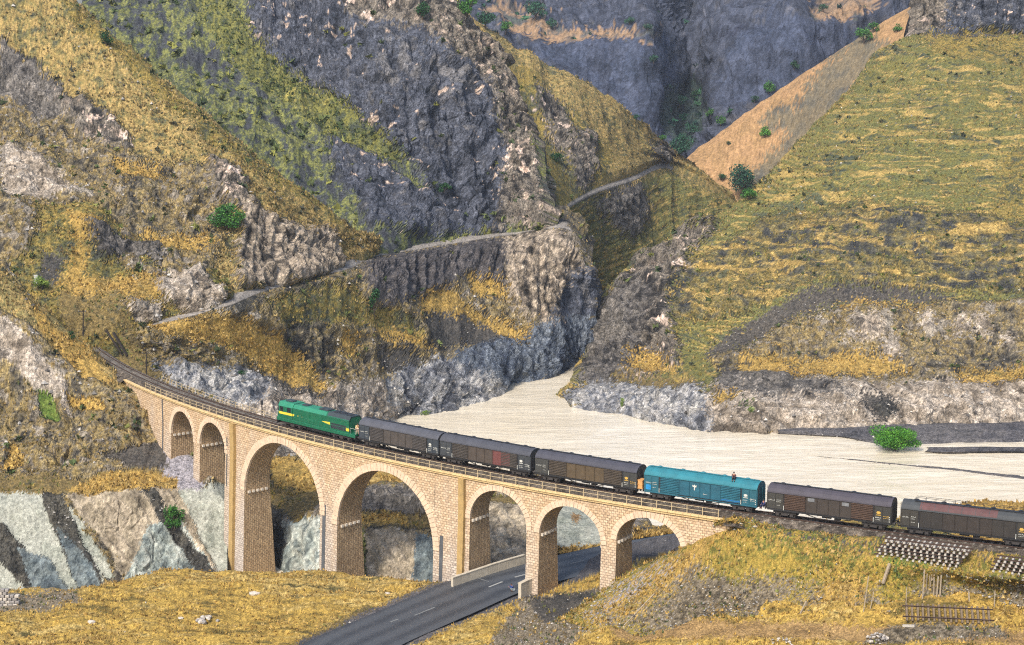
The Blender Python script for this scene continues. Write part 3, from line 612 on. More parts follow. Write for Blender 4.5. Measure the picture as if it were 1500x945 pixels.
# ------------------------------------------------------------------ near ground
def TP(px, off, z):
    s = s_at(px, off, z); P = trk(s, off, z); q = proj(P); return (float(q[0]), float(q[1]), float(P[1]))
def Yz(px, py, z): return (px, py, float(atz(px, py, z)[1]))
sheet('rocky_slope', [
    [(-60,905,267),(60,900,267),(150,890,268),(250,880,269),(333,868,271)],
    [(-60,790,274),(60,790,275),(150,790,276),(250,785,278),(333,790,280)],
    [(-60,728,279),(60,723,280),(120,719,281),(250,714,284),(300,722,284),(333,745,282)],
    [(-60,706,286),(60,703,287),(150,699,288),(240,700,289),(300,713,286.5),(333,735,284)],
    [(-60,690,291),(60,688,292),(150,672,294),(200,655,297),(240,655,299),(285,684,294),(333,722,289)],
    [(-60,600,305),(60,595,306),(120,590,307),(170,585,307),(215,592,307),(250,640,302),(333,700,298)],
    [(-60,480,318),(0,480,319),(80,520,316),(130,545,315),(180,566,313),(212,580,311),(333,665,308)],
    [(-60,345,335),(0,392,332),(60,448,328),(130,514,325),(170,551,322),(200,572,317),(333,655,314)]],
    'mixrock', [('white', [(-70,722),(82,722),(125,760),(155,860),(60,875),(-70,875)]), ('tan', [(95,716),(310,716),(345,870),(200,890),(150,790)]),
                ('icy', [(180,860),(215,770),(262,760),(310,840),(300,880),(190,880)]),
                ('dark', [(62,718),(92,715),(162,880),(120,880)]), ('teal', [(85,770),(120,800),(160,880),(120,880)]), ('dark', [(-70,760),(5,768),(40,800),(105,880),(65,880)]), ('teal', [(30,800),(75,820),(110,880),(60,880)]),
                ('dark', [(205,716),(228,722),(330,870),(300,870)]), ('white', [(120,780),(135,780),(170,850),(155,850)]),
                ('white', [(262,716),(345,716),(345,860),(322,860)]), ('greyscree', [(214,590),(250,645),(300,700),(300,720),(262,718),(225,700),(235,665)]),
                ('olivedirt', [(-70,698),(120,702),(200,690),(235,695),(220,712),(90,722),(-70,724)]), ('gold', [(100,712),(190,695),(262,705),(262,718),(120,722)]),
                ('scree', [(150,672),(230,650),(245,690),(200,692)]),
                ('ochre', [(-60,340),(60,445),(135,512),(205,570),(215,582),(170,580),(110,540),(40,480),(-60,420)]), ('gold', [(40,445),(120,505),(170,565),(120,555),(60,490)]),
                ('pale', [(-60,462),(10,470),(40,505),(90,560),(88,590),(60,580),(20,540),(-60,510)]), ('pale', [(85,560),(95,550),(110,620),(95,600)]),
                ('green', [(58,575),(80,580),(95,625),(65,620)]), ('gold', [(20,660),(40,670),(30,690),(0,690)]), ('gold', [(95,580),(150,590),(160,610),(110,600)])],
    step=1.6, back=[(-.4, 2, -3), (-1, 10, -10), (-3, 26, -20)], low=(1.0, .06), left=(-55, -12, 6), gul=(.8, .1), seed=21, dith=.34, mat=M_TERR)
sheet('far_bank', [
    [(345,890,284),(400,888,279),(480,885,266),(560,880,262),(640,872,259),(700,846,251),(770,828,251),(820,814,254),(890,799,259.5),(990,782.5,265.5),(1070,773,269)],
    [(345,775,294),(400,770,290),(480,775,278),(560,782,275),(640,782,270),(700,775,265),(770,772,266),(830,768,267),(890,781,264.5),(930,786,264.6),(990,780.5,266.5),(1070,771,270.5)],
    [(345,722,301),(400,720,298),(480,716,298),(560,722,293),(640,718,284),(700,722,279),(770,727,279),(830,742,278),(885,762,272),(930,782,267),(990,778.5,268.5),(1070,769,272)],
    [(345,672,305),(480,682,311),(560,692,309),(640,692,302),(700,697,294),(770,702,295),(830,724,288),(885,752,279),(925,779,270),(990,776.5,270.5),(1070,767,274)]],
    'mixrock', [('icy', [(385,768),(480,766),(480,890),(385,890)]), ('dark', [(385,740),(412,745),(425,800),(405,860),(385,860)]), ('gold', [(390,675),(480,680),(480,718),(400,712)]), ('olivedirt', [(390,712),(480,716),(480,740),(440,770),(395,740)]),
                ('gold', [(490,680),(660,685),(660,712),(490,712)]), ('grey', [(490,718),(660,722),(660,760),(490,765)]), ('olivedirt', [(490,752),(660,758),(660,775),(490,780)]), ('gold', [(505,758),(600,758),(600,772),(505,772)]),
                ('tan', [(505,782),(620,782),(620,880),(505,880)]), ('patch2', [(490,780),(535,780),(535,870),(490,870)]), ('teal', [(612,785),(660,790),(660,880),(600,880)]),
                ('pale', [(690,700),(780,705),(790,780),(740,800),(690,790)]), ('tan', [(685,720),(790,720),(790,840),(685,850)]), ('olivedirt', [(690,725),(790,730),(790,745),(690,742)]), ('white', [(800,730),(900,745),(905,800),(820,812),(800,790)]), ('sand', [(838,752),(850,756),(845,768),(836,764)]),
                ('gold', [(815,808),(890,790),(1000,772),(1070,765),(1070,775),(890,803),(820,818)]), ('pale', [(905,755),(940,768),(930,785),(905,792)])],
    step=1.6, back=[(2, 14, -4), (6, 30, -9), (12, 50, -16)], low=(.7, .08), gul=(.5, .1), seed=22, dith=.34)
_flat = [(380,990),(440,935),(660,838),(760,815),(830,802),(1000,775),(1100,765),(1100,800),(990,815),(890,845),(820,862),(765,878),(700,905),(600,960),(560,990)]
sheet('meadow', [
    [(-60,1010,197),(300,1010,198),(560,1010,198),(800,1010,194),(1100,1010,185),(1300,1010,180),(1560,1010,176)],
    [(-60,945,213),(300,945,214),(440,945,213.4),(588,945,213.4),(700,945,210),(900,945,204),(1100,945,196),(1300,945,191),(1560,945,188)],
    [(-60,905,222),(200,897,225),(400,900,225),(560,895,227.2),(700,896,227),(820,905,220),(950,911,209.3),(1100,905,202.9),(1300,902,198),(1560,902,195.8)],
    [(-60,880,231),(130,868,234),(250,855,238),(400,860,236),(560,868,234),(660,852.5,240),(770,865,236),(820,870,234),(880,862,232),(950,876,217),(1100,868,208.5),(1300,868,203.5),(1560,868,200.8)],
    [(-60,872,237),(60,868,239),(140,868,239),(200,850,244),(240,837,248),(330,843,246),(400,842,246),(500,840,246.5),(560,846,245),(640,858,241),(690,843,243.8),(770,824,250.5),(830,811,255),(900,797,260),(1000,781,266),(1100,770,270),(1560,760,272)]],
    'mound', [('dirt', [(900,915),(1100,912),(1300,918),(1560,925),(1560,945),(1200,940),(900,935)]), ('rubbly', [(1250,945),(1300,920),(1460,918),(1480,935),(1300,945)]),
              ('rubbly', [(700,960),(745,905),(765,876),(830,868),(960,850),(960,880),(900,905),(850,930),(830,960)]), ('greyscree', [(820,885),(850,880),(845,900),(822,905)]),
              ('scree', [(770,880),(830,872),(900,865),(870,885),(800,915)]), ('olivedirt', [(430,1000),(440,935),(500,905),(540,885),(560,893),(460,945)]),
              ('rubbly', [(-60,875),(110,866),(120,880),(60,895),(-60,895)]), ('olivedirt', [(640,850),(670,845),(560,900),(540,895)]),
              ('gravel', [(380,1000),(440,940),(660,845),(770,820),(1000,775),(1100,765),(1100,795),(980,810),(820,858),(700,902),(590,955),(560,1000)])],
    step=1.6, back=[(0, 5, -5), (0, 9, -13)], low=(1.3, .15), left=(-45, -5, 0), right=(45, -4, 1), gul=(.25, .12), seed=23, dith=.6, warp=6, flat=_flat, mat=M_NEAR)
sheet('embankment', [
    [(800,930,219),(830,917,215.5),(900,914,210.5),(1000,907,206.2),(1150,905,202.2),(1300,903,198.6),(1450,903,197.2),(1560,903,196.4)],
    [(825,905,220.5),(885,872,221.5),(960,850,217),(1050,850,209.3),(1150,850,205.7),(1300,850,202.7),(1450,855,200.7),(1560,860,199)],
    [(850,893,223.5),(925,838,226),(1000,802,222.5),(1055,770,220.5),TP(1120,4.6,-1.55),TP(1200,5.0,-1.6),TP(1290,7.2,-2.1),TP(1400,7.2,-2.1),TP(1560,7.0,-2.1)],
    [(858,889,226),(905,863,229),(950,832,227),(1002,802,224),TP(1060,2.9,-.95),TP(1120,2.8,-.85),TP(1200,2.8,-.85),TP(1290,2.8,-.85),TP(1400,2.8,-.85),TP(1560,2.8,-.85)]],
    'embank', [('rubbly', [(1000,800),(1040,840),(1150,850),(1180,920),(850,930),(960,880)]), ('rubbly', [(1180,860),(1300,870),(1300,925),(1180,925)]), ('rubbly', [(1330,860),(1560,850),(1560,910),(1340,905)]),
               ('greyscree', [(840,905),(900,862),(1005,800),(1010,806),(930,860),(860,905)]), ('gold', [(1055,760),(1090,768),(1020,830),(900,905),(840,915),(930,860),(1000,805)]),
               ('gold', [(1100,775),(1290,797),(1290,812),(1200,800),(1100,788)]), ('gold', [(1400,810),(1470,818),(1470,830),(1400,826)]), ('green', [(1110,768),(1290,790),(1290,798),(1110,776)]), ('green', [(1290,808),(1400,815),(1380,830),(1300,825)]),
               ('gold', [(1200,850),(1260,840),(1270,890),(1200,900)]), ('scree', [(1058,755),(1120,764),(1290,786),(1560,818),(1560,828),(1290,795),(1120,771),(1058,762)])],
    step=1.55, back=[(.6, 1.5, -.35), (2.2, 7.5, -1.4), (6, 18, -7), (14, 40, -20)], low=(.6, .12), right=(45, -12, 0), gul=(.25, .15), seed=24, warp=8, dith=2.6, front=(0, -3, -1.7), mat=M_NEAR)
sheet('bank', [
    [(1240,800,224),(1300,800,222),(1400,800,219),(1600,800,215)],
    [(1240,775,234),(1310,762,236),(1390,745,240),(1430,738,242),(1500,740,241),(1600,742,240)]],
    'gold', [('olive', [(1240,750),(1390,755),(1390,800),(1240,800)])], back=[(2, 5, -1), (6, 24, -12), (8, 40, -26)], low=(.5, .1), right=(50, 0, 2), gul=(.2, .1), seed=25, mat=M_NEAR)
# gravel bars in the river
sheet('gravel_bar', [
    [Yz(1130,637,WZ-.4),Yz(1230,643,WZ-.4),Yz(1275,653,WZ-.4),Yz(1310,660,WZ-.4),Yz(1350,655,WZ-.4),Yz(1400,653,WZ-.4),Yz(1500,652,WZ-.4),Yz(1620,652,WZ-.4)],
    [Yz(1140,635,WZ+.3),Yz(1230,639,WZ+.5),Yz(1280,646,WZ+.6),Yz(1310,649,WZ+.7),Yz(1350,646,WZ+.6),Yz(1400,644,WZ+.6),Yz(1500,643,WZ+.6),Yz(1620,642,WZ+.6)],
    [Yz(1140,631,WZ+1),Yz(1230,629,WZ+1.2),Yz(1280,627,WZ+1.4),Yz(1310,627,WZ+1.5),Yz(1350,627,WZ+1.5),Yz(1400,627,WZ+1.5),Yz(1500,626,WZ+1.5),Yz(1620,625,WZ+1.5)]],
    'gravel', back=[(0, 8, -.5), (0, 20, -3)], low=(.25, .06), gul=(0, .1), seed=26, relief=.7)
sheet('gravel_bar', [
    [Yz(1352,664,WZ-.3),Yz(1380,667,WZ-.3),Yz(1440,666,WZ-.3),Yz(1520,666,WZ-.3),Yz(1620,668,WZ-.3)],
    [Yz(1356,661,WZ+.5),Yz(1380,662,WZ+.7),Yz(1440,661,WZ+.7),Yz(1520,661,WZ+.7),Yz(1620,662,WZ+.7)],
    [Yz(1360,656,WZ+.5),Yz(1380,655,WZ+.6),Yz(1440,655,WZ+.6),Yz(1520,656,WZ+.6),Yz(1620,656,WZ+.6)]],
    'gravel', back=[(0, 5, -1.5)], low=(.15, .1), gul=(0, .1), seed=27, relief=.6)
sheet('gravel_bar', [
    [Yz(1195,669.5,WZ-.25),Yz(1240,675,WZ-.2),Yz(1320,684,WZ-.2),Yz(1400,692,WZ-.2),Yz(1500,705,WZ-.2),Yz(1620,720,WZ-.2)],
    [Yz(1195,668.5,WZ+.1),Yz(1240,672.5,WZ+.22),Yz(1320,680.5,WZ+.3),Yz(1400,688,WZ+.32),Yz(1500,700,WZ+.35),Yz(1620,714,WZ+.4)],
    [Yz(1195,668,WZ-.25),Yz(1240,671,WZ-.2),Yz(1320,678,WZ-.2),Yz(1400,685,WZ-.2),Yz(1500,696,WZ-.2),Yz(1620,709,WZ-.2)]],
    'gravel', low=(.06, .3), gul=(0, .1), seed=28, relief=.35)

# ------------------------------------------------------------------ road
RZ = -16.1
_far = [(395,975),(440,945),(500,918),(560,893),(610,871),(660,851),(760,826),(820,812.5),(890,797.5),(990,781),(1090,768)]
_nea = [(540,975),(588,945),(645,919),(700,895),(735,879),(767,866),(820,851),(890,833),(940,818),(990,802),(1090,780)]
m, nt, b = new_mat('asphalt')
tc = nd(nt, 'ShaderNodeTexCoord'); n1 = nd(nt, 'ShaderNodeTexNoise', Scale=.25, Detail=6.0, Roughness=.7); n2 = nd(nt, 'ShaderNodeTexNoise', Scale=9.0, Detail=3.0)
uvn = nd(nt, 'ShaderNodeUVMap'); wv_ = nd(nt, 'ShaderNodeTexWave', Scale=1.15, Distortion=1.2, Detail=2.0); wv_.inputs['Detail Scale'].default_value = .4; wv_.bands_direction = 'Y'
nt.links.new(uvn.outputs[0], wv_.inputs[0]); nt.links.new(tc.outputs['Object'], n1.inputs['Vector']); nt.links.new(tc.outputs['Object'], n2.inputs['Vector'])
r = nd(nt, 'ShaderNodeValToRGB'); e = r.color_ramp.elements; e[0].position = .3; e[0].color = (.020, .022, .026, 1); e[1].position = .72; e[1].color = (.055, .059, .064, 1)
ad = nd(nt, 'ShaderNodeMath', _operation='MULTIPLY_ADD'); ad.inputs[1].default_value = .35
nt.links.new(wv_.outputs['Fac'], ad.inputs[0]); 
ad2 = nd(nt, 'ShaderNodeMath', _operation='MULTIPLY_ADD'); ad2.inputs[1].default_value = .25; nt.links.new(n2.outputs['Fac'], ad2.inputs[0]); 
sc_ = nd(nt, 'ShaderNodeMath', _operation='MULTIPLY'); sc_.inputs[1].default_value = .62; nt.links.new(n1.outputs['Fac'], sc_.inputs[0]); nt.links.new(sc_.outputs[0], ad2.inputs[2]); nt.links.new(ad2.outputs[0], ad.inputs[2])
nt.links.new(ad.outputs[0], r.inputs[0]); nt.links.new(r.outputs[0], b.inputs['Base Color']); b.inputs['Roughness'].default_value = .62
bp = nd(nt, 'ShaderNodeBump', Strength=.25, Distance=.03); nt.links.new(n2.outputs['Fac'], bp.inputs['Height']); nt.links.new(bp.outputs[0], b.inputs['Normal'])
M_ROAD = m
A = np.array([atz(x, y, RZ) for x, y in _far]); B = np.array([atz(x, y, RZ) for x, y in _nea])
tA = np.linspace(0, 1, len(A)); tq = np.linspace(0, 1, 160); A = hermite(A, tA, tq); B = hermite(B, tA, tq); nw = 17
w = np.linspace(0, 1, nw)[None, :, None]; G = A[:, None] * (1 - w) + B[:, None] * w
G[..., 2] += .10 * (1 - (2 * w[..., 0] - 1) ** 2)
i = np.arange(160 * nw).reshape(160, nw); uv = np.stack(np.meshgrid(np.linspace(0, 1, nw), np.linspace(0, 12, 160))[::-1], -1).reshape(-1, 2)
ROADG = G
tag(link('road', mesh_np('road', G.reshape(-1, 3), np.stack([i[:-1, :-1], i[:-1, 1:], i[1:, 1:], i[1:, :-1]], -1).reshape(-1, 4), M_ROAD, uv=uv)), kind='structure')
M_LINE = worn('road_paint', (160, 160, 154), .75, .15, 1.0, .05, dirt=(90, 92, 92), dirt_amt=.75)
def road_pt(px, py):
    return atz(px, py, RZ + .11)
M_LINE2 = worn('faded_road_paint', (120, 122, 120), .8, .2, 1.0, .05, dirt=(60, 62, 62), dirt_amt=.95)
for k, (a, b2, w_) in enumerate([((716,860),(736,852),.16), ((754,845.5),(771,841),.16), ((572,911),(583,907),.14), ((607,901.5),(637,889.5),.12), ((700,847),(716,852),.10), ((835,826),(858,820),.12), ((938,800),(975,792),.10)]):
    p0, p1 = road_pt(*a), road_pt(*b2); d = (p1 - p0); d /= np.linalg.norm(d); n_ = np.array([-d[1], d[0], 0]) * w_
    mb = MB(); mb.add([p0 - n_, p1 - n_, p1 + n_, p0 + n_], [(0, 1, 2, 3)])
    tag(mb.build('road_marking', M_LINE if k < 2 else M_LINE2), kind='structure')

# ------------------------------------------------------------------ viaduct
def masonry(name, c1, c2, mort, stain=True):
    m, nt, b = new_mat(name)
    uvn = nd(nt, 'ShaderNodeUVMap'); br = nd(nt, 'ShaderNodeTexBrick', Scale=1.0); br.inputs['Brick Width'].default_value = .62; br.inputs['Row Height'].default_value = .37
    br.inputs['Mortar Size'].default_value = .035; br.inputs['Mortar Smooth'].default_value = .3; br.inputs['Bias'].default_value = -.1; br.offset_frequency = 2
    tc = nd(nt, 'ShaderNodeTexCoord')
    nz = nd(nt, 'ShaderNodeTexNoise', Scale=.5, Detail=3.0); nt.links.new(tc.outputs['Object'], nz.inputs['Vector'])
    mxv = nd(nt, 'ShaderNodeVectorMath', _operation='MULTIPLY_ADD'); mxv.inputs[1].default_value = (.10, .10, 0)
    nt.links.new(nz.outputs['Color'], mxv.inputs[0]); nt.links.new(uvn.outputs[0], mxv.inputs[2]); nt.links.new(mxv.outputs[0], br.inputs['Vector'])
    br.inputs['Color1'].default_value = (*lin(c1) * .8, 1); br.inputs['Color2'].default_value = (*lin(c2) * .8, 1); br.inputs['Mortar'].default_value = (*lin(mort) * .8, 1)
    n2 = nd(nt, 'ShaderNodeTexNoise', Scale=3.5, Detail=6.0, Roughness=.75); nt.links.new(tc.outputs['Object'], n2.inputs['Vector'])
    mr = nd(nt, 'ShaderNodeMapRange'); mr.inputs[1].default_value = .3; mr.inputs[2].default_value = .7; mr.inputs[3].default_value = .62; mr.inputs[4].default_value = 1.3
    nt.links.new(n2.outputs['Fac'], mr.inputs[0])
    sc = nd(nt, 'ShaderNodeVectorMath', _operation='SCALE'); nt.links.new(br.outputs['Color'], sc.inputs[0]); nt.links.new(mr.outputs[0], sc.inputs['Scale'])
    last = sc.outputs[0]
    if stain:                                              # damp grey wash on the lower courses and streaks
        sep = nd(nt, 'ShaderNodeSeparateXYZ'); nt.links.new(tc.outputs['Object'], sep.inputs[0])
        n3 = nd(nt, 'ShaderNodeTexNoise', Scale=.22, Detail=6.0, Roughness=.7); mp = nd(nt, 'ShaderNodeMapping'); mp.inputs['Scale'].default_value = (2.2, 2.2, .5)
        nt.links.new(tc.outputs['Object'], mp.inputs[0]); nt.links.new(mp.outputs[0], n3.inputs['Vector'])
        ma = nd(nt, 'ShaderNodeMath', _operation='MULTIPLY_ADD'); ma.inputs[1].default_value = -.05; ma.inputs[2].default_value = -.95; nt.links.new(sep.outputs[2], ma.inputs[0])
        ad = nd(nt, 'ShaderNodeMath', _operation='MULTIPLY_ADD', ); ad.inputs[1].default_value = 1.7; nt.links.new(n3.outputs['Fac'], ad.inputs[0]); nt.links.new(ma.outputs[0], ad.inputs[2])
        cl = nd(nt, 'ShaderNodeClamp'); nt.links.new(ad.outputs[0], cl.inputs[0])
        mx = nd(nt, 'ShaderNodeMix', _data_type='RGBA'); hs = nd(nt, 'ShaderNodeHueSaturation', Saturation=.5, Value=.85); nt.links.new(last, hs.inputs['Color'])
        nt.links.new(cl.outputs[0], mx.inputs[0]); nt.links.new(last, mx.inputs[6]); nt.links.new(hs.outputs[0], mx.inputs[7]); last = mx.outputs[2]
    nt.links.new(last, b.inputs['Base Color']); b.inputs['Roughness'].default_value = .9
    bp = nd(nt, 'ShaderNodeBump', Strength=.7, Distance=.08)
    hh = nd(nt, 'ShaderNodeMath', _operation='MULTIPLY_ADD'); hh.inputs[1].default_value = -1.0; nt.links.new(br.outputs['Fac'], hh.inputs[0]); nt.links.new(n2.outputs['Fac'], hh.inputs[2])
    nt.links.new(hh.outputs[0], bp.inputs['Height']); nt.links.new(bp.outputs[0], b.inputs['Normal'])
    return m
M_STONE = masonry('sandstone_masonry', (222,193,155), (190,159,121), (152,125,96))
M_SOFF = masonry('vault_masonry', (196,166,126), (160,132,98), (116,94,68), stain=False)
M_VOUS = worn('dressed_sandstone', (220,194,164), .9, .2, 1.2, .4, dirt=(150,124,102))
M_CORN = worn('cornice_stone', (222,192,138), .85, .2, .8, .3, dirt=(140,112,78))
M_PIL = worn('pilaster_stone', (176,146,92), .9, .2, 1.0, .4, dirt=(110,92,64))
M_DARKST = worn('dark_stone', (84,86,88), .85, .25, .8, .4, dirt=(52,54,58))  # dark grey; on the pier strips it paints the shade of a recess
M_CORB = worn('corbel_stone', (206,194,176), .9, .1, 2.0, .3)
HW = 2.2
def offz(z): return HW + .05 * max(0.0, -6.0 - z)
def z_at(px, py, off=HW):
    s = s_at(px, off, -5.0)
    for _ in range(3):
        z = float(at(px, py, float(trk(s, off, 0)[1]))[2]); s = s_at(px, off, z)
    return s, z
ARCH = [(251.6, 284, 641, 267, 603), (293.5, 330, 657, 311, 619.5), (361, 471, 735, 417, 651.5), (497, 637, 786, 560, 690),
        (689, 772, 768, 728, 719), (790.5, 881, 789, 828, 740.5), (903, 998, 799, 946, 758)]
arch = []
for (xl, xr, ys, xc, yc) in ARCH:
    sl, zl = z_at(xl, ys); sr, zr = z_at(xr, ys); sc_, zc = z_at(xc, yc); arch.append((sl, sr, .5 * (zl + zr), zc))
S0, S1 = s_at(184, HW, -1), s_at(1090, HW, -3)
ZT, ZB = -1.42, -33.0
viaduct = empty('viaduct', tuple(trk(.5 * (S0 + S1), 0, 0)), label='pale stone railway viaduct of seven round arches carrying the goods train', cat='viaduct')
vo = np.array(viaduct.location)
def loc(P): return np.asarray(P) - vo
def put(mb_or_me, name, mat=None, parent=viaduct, **kw):
    o = mb_or_me.build(name, mat, parent, **kw) if isinstance(mb_or_me, MB) else link(name, mb_or_me, parent)
    return o
# outline of the underside: (s, z) from left to right
out = [(S0, ZB)]
for (sl, sr, zs, zc) in arch:
    out += [(sl, ZB), (sl, zs)]
    a, c = .5 * (sr - sl), .5 * (sl + sr)
    for k in range(1, 40):
        t = math.pi * (1 - k / 40); out.append((c + a * math.cos(t), zs + (zc - zs) * math.sin(t)))
    out += [(sr, zs), (sr, ZB)]
out.append((S1, ZB))
# densify pier strips
V = []; Fq = []; UV = []; mi = []
def quad(p, uv, m):
    b = len(V); V.extend(p); UV.extend(uv); Fq.append((b, b + 1, b + 2, b + 3)); mi.append(m)
cum = 0
for (sa, za), (sb, zb) in zip(out[:-1], out[1:]):
    n = max(1, int(abs(sb - sa) / 1.5)) if sb - sa > .01 else 1
    L = math.hypot(sb - sa, zb - za)
    if sb - sa > 1e-3:
        for k in range(n):
            s0, s1 = sa + (sb - sa) * k / n, sa + (sb - sa) * (k + 1) / n
            z0, z1 = za + (zb - za) * k / n, za + (zb - za) * (k + 1) / n
            lev0 = [z0, -18, -6, ZT] if z0 < -18 else [z0, .5 * (z0 + ZT), ZT]; lev1 = [z1, -18, -6, ZT] if z0 < -18 else [z1, .5 * (z1 + ZT), ZT]
            for j in range(len(lev0) - 1):
                a0, a1, b0, b1 = lev0[j], lev0[j + 1], lev1[j], lev1[j + 1]
                quad([loc(trk(s0, offz(a0), a0)), loc(trk(s1, offz(b0), b0)), loc(trk(s1, offz(b1), b1)), loc(trk(s0, offz(a1), a1))], [(s0, a0), (s1, b0), (s1, b1), (s0, a1)], 0)
                quad([loc(trk(s1, -offz(b0), b0)), loc(trk(s0, -offz(a0), a0)), loc(trk(s0, -offz(a1), a1)), loc(trk(s1, -offz(b1), b1))], [(s1, b0), (s0, a0), (s0, a1), (s1, b1)], 0)
    if not (abs(za - ZB) < .01 and abs(zb - ZB) < .01):
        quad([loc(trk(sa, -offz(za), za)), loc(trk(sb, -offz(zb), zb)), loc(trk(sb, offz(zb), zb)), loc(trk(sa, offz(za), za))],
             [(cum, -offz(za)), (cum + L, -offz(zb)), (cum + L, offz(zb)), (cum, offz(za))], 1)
        cum += L
ss = np.linspace(S0, S1, 90)
for a, b2 in zip(ss[:-1], ss[1:]): quad([loc(trk(a, HW, ZT)), loc(trk(b2, HW, ZT)), loc(trk(b2, -HW, ZT)), loc(trk(a, -HW, ZT))], [(a, 0), (b2, 0), (b2, 4), (a, 4)], 0)
quad([loc(trk(S0, -HW, ZB)), loc(trk(S0, HW, ZB)), loc(trk(S0, HW, ZT)), loc(trk(S0, -HW, ZT))], [(0, 0), (4, 0), (4, 20), (0, 20)], 0)
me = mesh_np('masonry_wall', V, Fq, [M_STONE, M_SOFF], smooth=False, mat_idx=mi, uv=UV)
put(me, 'masonry_wall')
# voussoirs, one stone each, joints open
def sbox(s0, s1, o0, o1, z0, z1):
    return [loc(trk(s, o, z)) for z in (z0, z1) for s, o in ((s0, o0), (s1, o0), (s1, o1), (s0, o1))]
for ai, (sl, sr, zs, zc) in enumerate(arch):
    a, c, h = .5 * (sr - sl), .5 * (sl + sr), zc - zs
    th = 1.15 if a > 6 else .85
    T = np.linspace(math.pi, 0, 400); el = np.concatenate([[0], np.cumsum(np.hypot(np.diff(a * np.cos(T)), np.diff(h * np.sin(T))))])
    n = int(el[-1] / (.66 if a > 6 else .58)); ts = np.interp(np.linspace(0, el[-1], n + 1), el, T)
    for k in range(n):
        q = []
        for t in (ts[k], ts[k + 1]):
            nx_, nz_ = math.cos(t) / a, math.sin(t) / h; L = math.hypot(nx_, nz_); nx_, nz_ = nx_ / L, nz_ / L
            q.append((c + a * math.cos(t), zs + h * math.sin(t), nx_, nz_))
        g = .03; (x0, z0, n0, m0), (x1, z1, n1, m1) = q
        dx, dz = x1 - x0, z1 - z0; Ld = math.hypot(dx, dz); dx, dz = dx / Ld * g, dz / Ld * g
        pr = .09 + random.uniform(-.03, .05); of = offz(min(z0, z1)) ; t1 = th + random.uniform(-.06, .06)
        pts = []
        for o in (of - .3, of + pr):
            for (x, z, nn, mm, sg, r_) in ((x0, z0, n0, m0, 1, -.012), (x1, z1, n1, m1, -1, -.012), (x1, z1, n1, m1, -1, t1), (x0, z0, n0, m0, 1, t1)):
                pts.append(loc(trk(x + nn * r_ + sg * dx, o, z + mm * r_ + sg * dz)))
        mb = MB(); mb.hexa(pts); put(mb, 'voussoir', M_VOUS)
    for side in (0, 1):
        for k in range(5):
            o = -1.7 + .85 * k; z = zs - .55
            mb = MB(); mb.hexa(sbox(sl - .1, sl + .34, o - .2, o + .2, z, z + .38) if side == 0 else sbox(sr - .34, sr + .1, o - .2, o + .2, z, z + .38)); put(mb, 'corbel_stone', M_CORB)
# pilasters, and dark strips painted in place of recess shade
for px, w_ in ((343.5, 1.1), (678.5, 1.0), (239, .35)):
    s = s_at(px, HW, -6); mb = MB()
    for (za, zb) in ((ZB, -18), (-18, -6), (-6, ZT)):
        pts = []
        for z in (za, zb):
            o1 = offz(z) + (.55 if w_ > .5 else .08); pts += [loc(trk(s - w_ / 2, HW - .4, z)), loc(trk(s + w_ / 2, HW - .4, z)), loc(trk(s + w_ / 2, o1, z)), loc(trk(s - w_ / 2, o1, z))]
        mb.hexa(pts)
    put(mb, 'pilaster', M_PIL if w_ > .5 else M_DARKST)
for (xa, ya, xb, yb) in ((474.5, 738, 481, 846), (646, 784, 651.5, 860), (332, 640, 335, 712)):  # thin slabs, the shade of a pier recess put into their colour
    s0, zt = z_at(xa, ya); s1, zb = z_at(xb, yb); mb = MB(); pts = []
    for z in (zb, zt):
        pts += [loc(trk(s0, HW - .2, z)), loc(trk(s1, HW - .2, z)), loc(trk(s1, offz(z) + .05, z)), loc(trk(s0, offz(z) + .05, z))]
    mb.hexa(pts); o = put(mb, 'recess_shade_panel', M_DARKST); o['label'] = 'dark strip of painted recess shade down the pier face'
# cornice, two courses of blocks
nb = int((S1 - 3 - S0) / 1.12); SE = s_at(1058, HW + .3, -1)
edges = np.linspace(S0, SE, int((SE - S0) / 1.12) + 1)
for k in range(len(edges) - 1):
    for side in (1, -1):
        a, b2 = edges[k] + .02, edges[k + 1] - .02
        mb = MB(); j = random.uniform(-.015, .015)
        for (o1, z0, z1) in ((HW + .22, -1.40, -1.12), (HW + .42 + j, -1.08, -.86)):
            mb.hexa([loc(trk(s, o * side, z)) for z in (z0, z1) for s, o in ((a, HW - .7), (b2, HW - .7), (b2, o1), (a, o1))])
        put(mb, 'cornice_block', M_CORN)
# railings
M_RAILG = worn('railing_steel', (196,176,138), .7, .2, 3.0, .1, dirt=(112,84,56))
for side in (1, -1):
    of = side * (HW + .28); mb = MB(); sA = s_at(215, HW, 0) if side == 1 else s_at(235, -HW, 0)
    sq = np.arange(sA, SE + .01, 2.25 / 2)
    for z in (.30, -.22): mb.tube([loc(trk(s, of, z)) for s in sq], .035, 5)
    rail_o = put(mb, 'railing', M_RAILG)
    for s in np.arange(sA, SE + .01, 2.25):
        p = MB(); p.hexa(sbox(s - .045, s + .045, of - .045, of + .045, -1.02, .34)); put(p, 'railing_post', M_RAILG, rail_o)

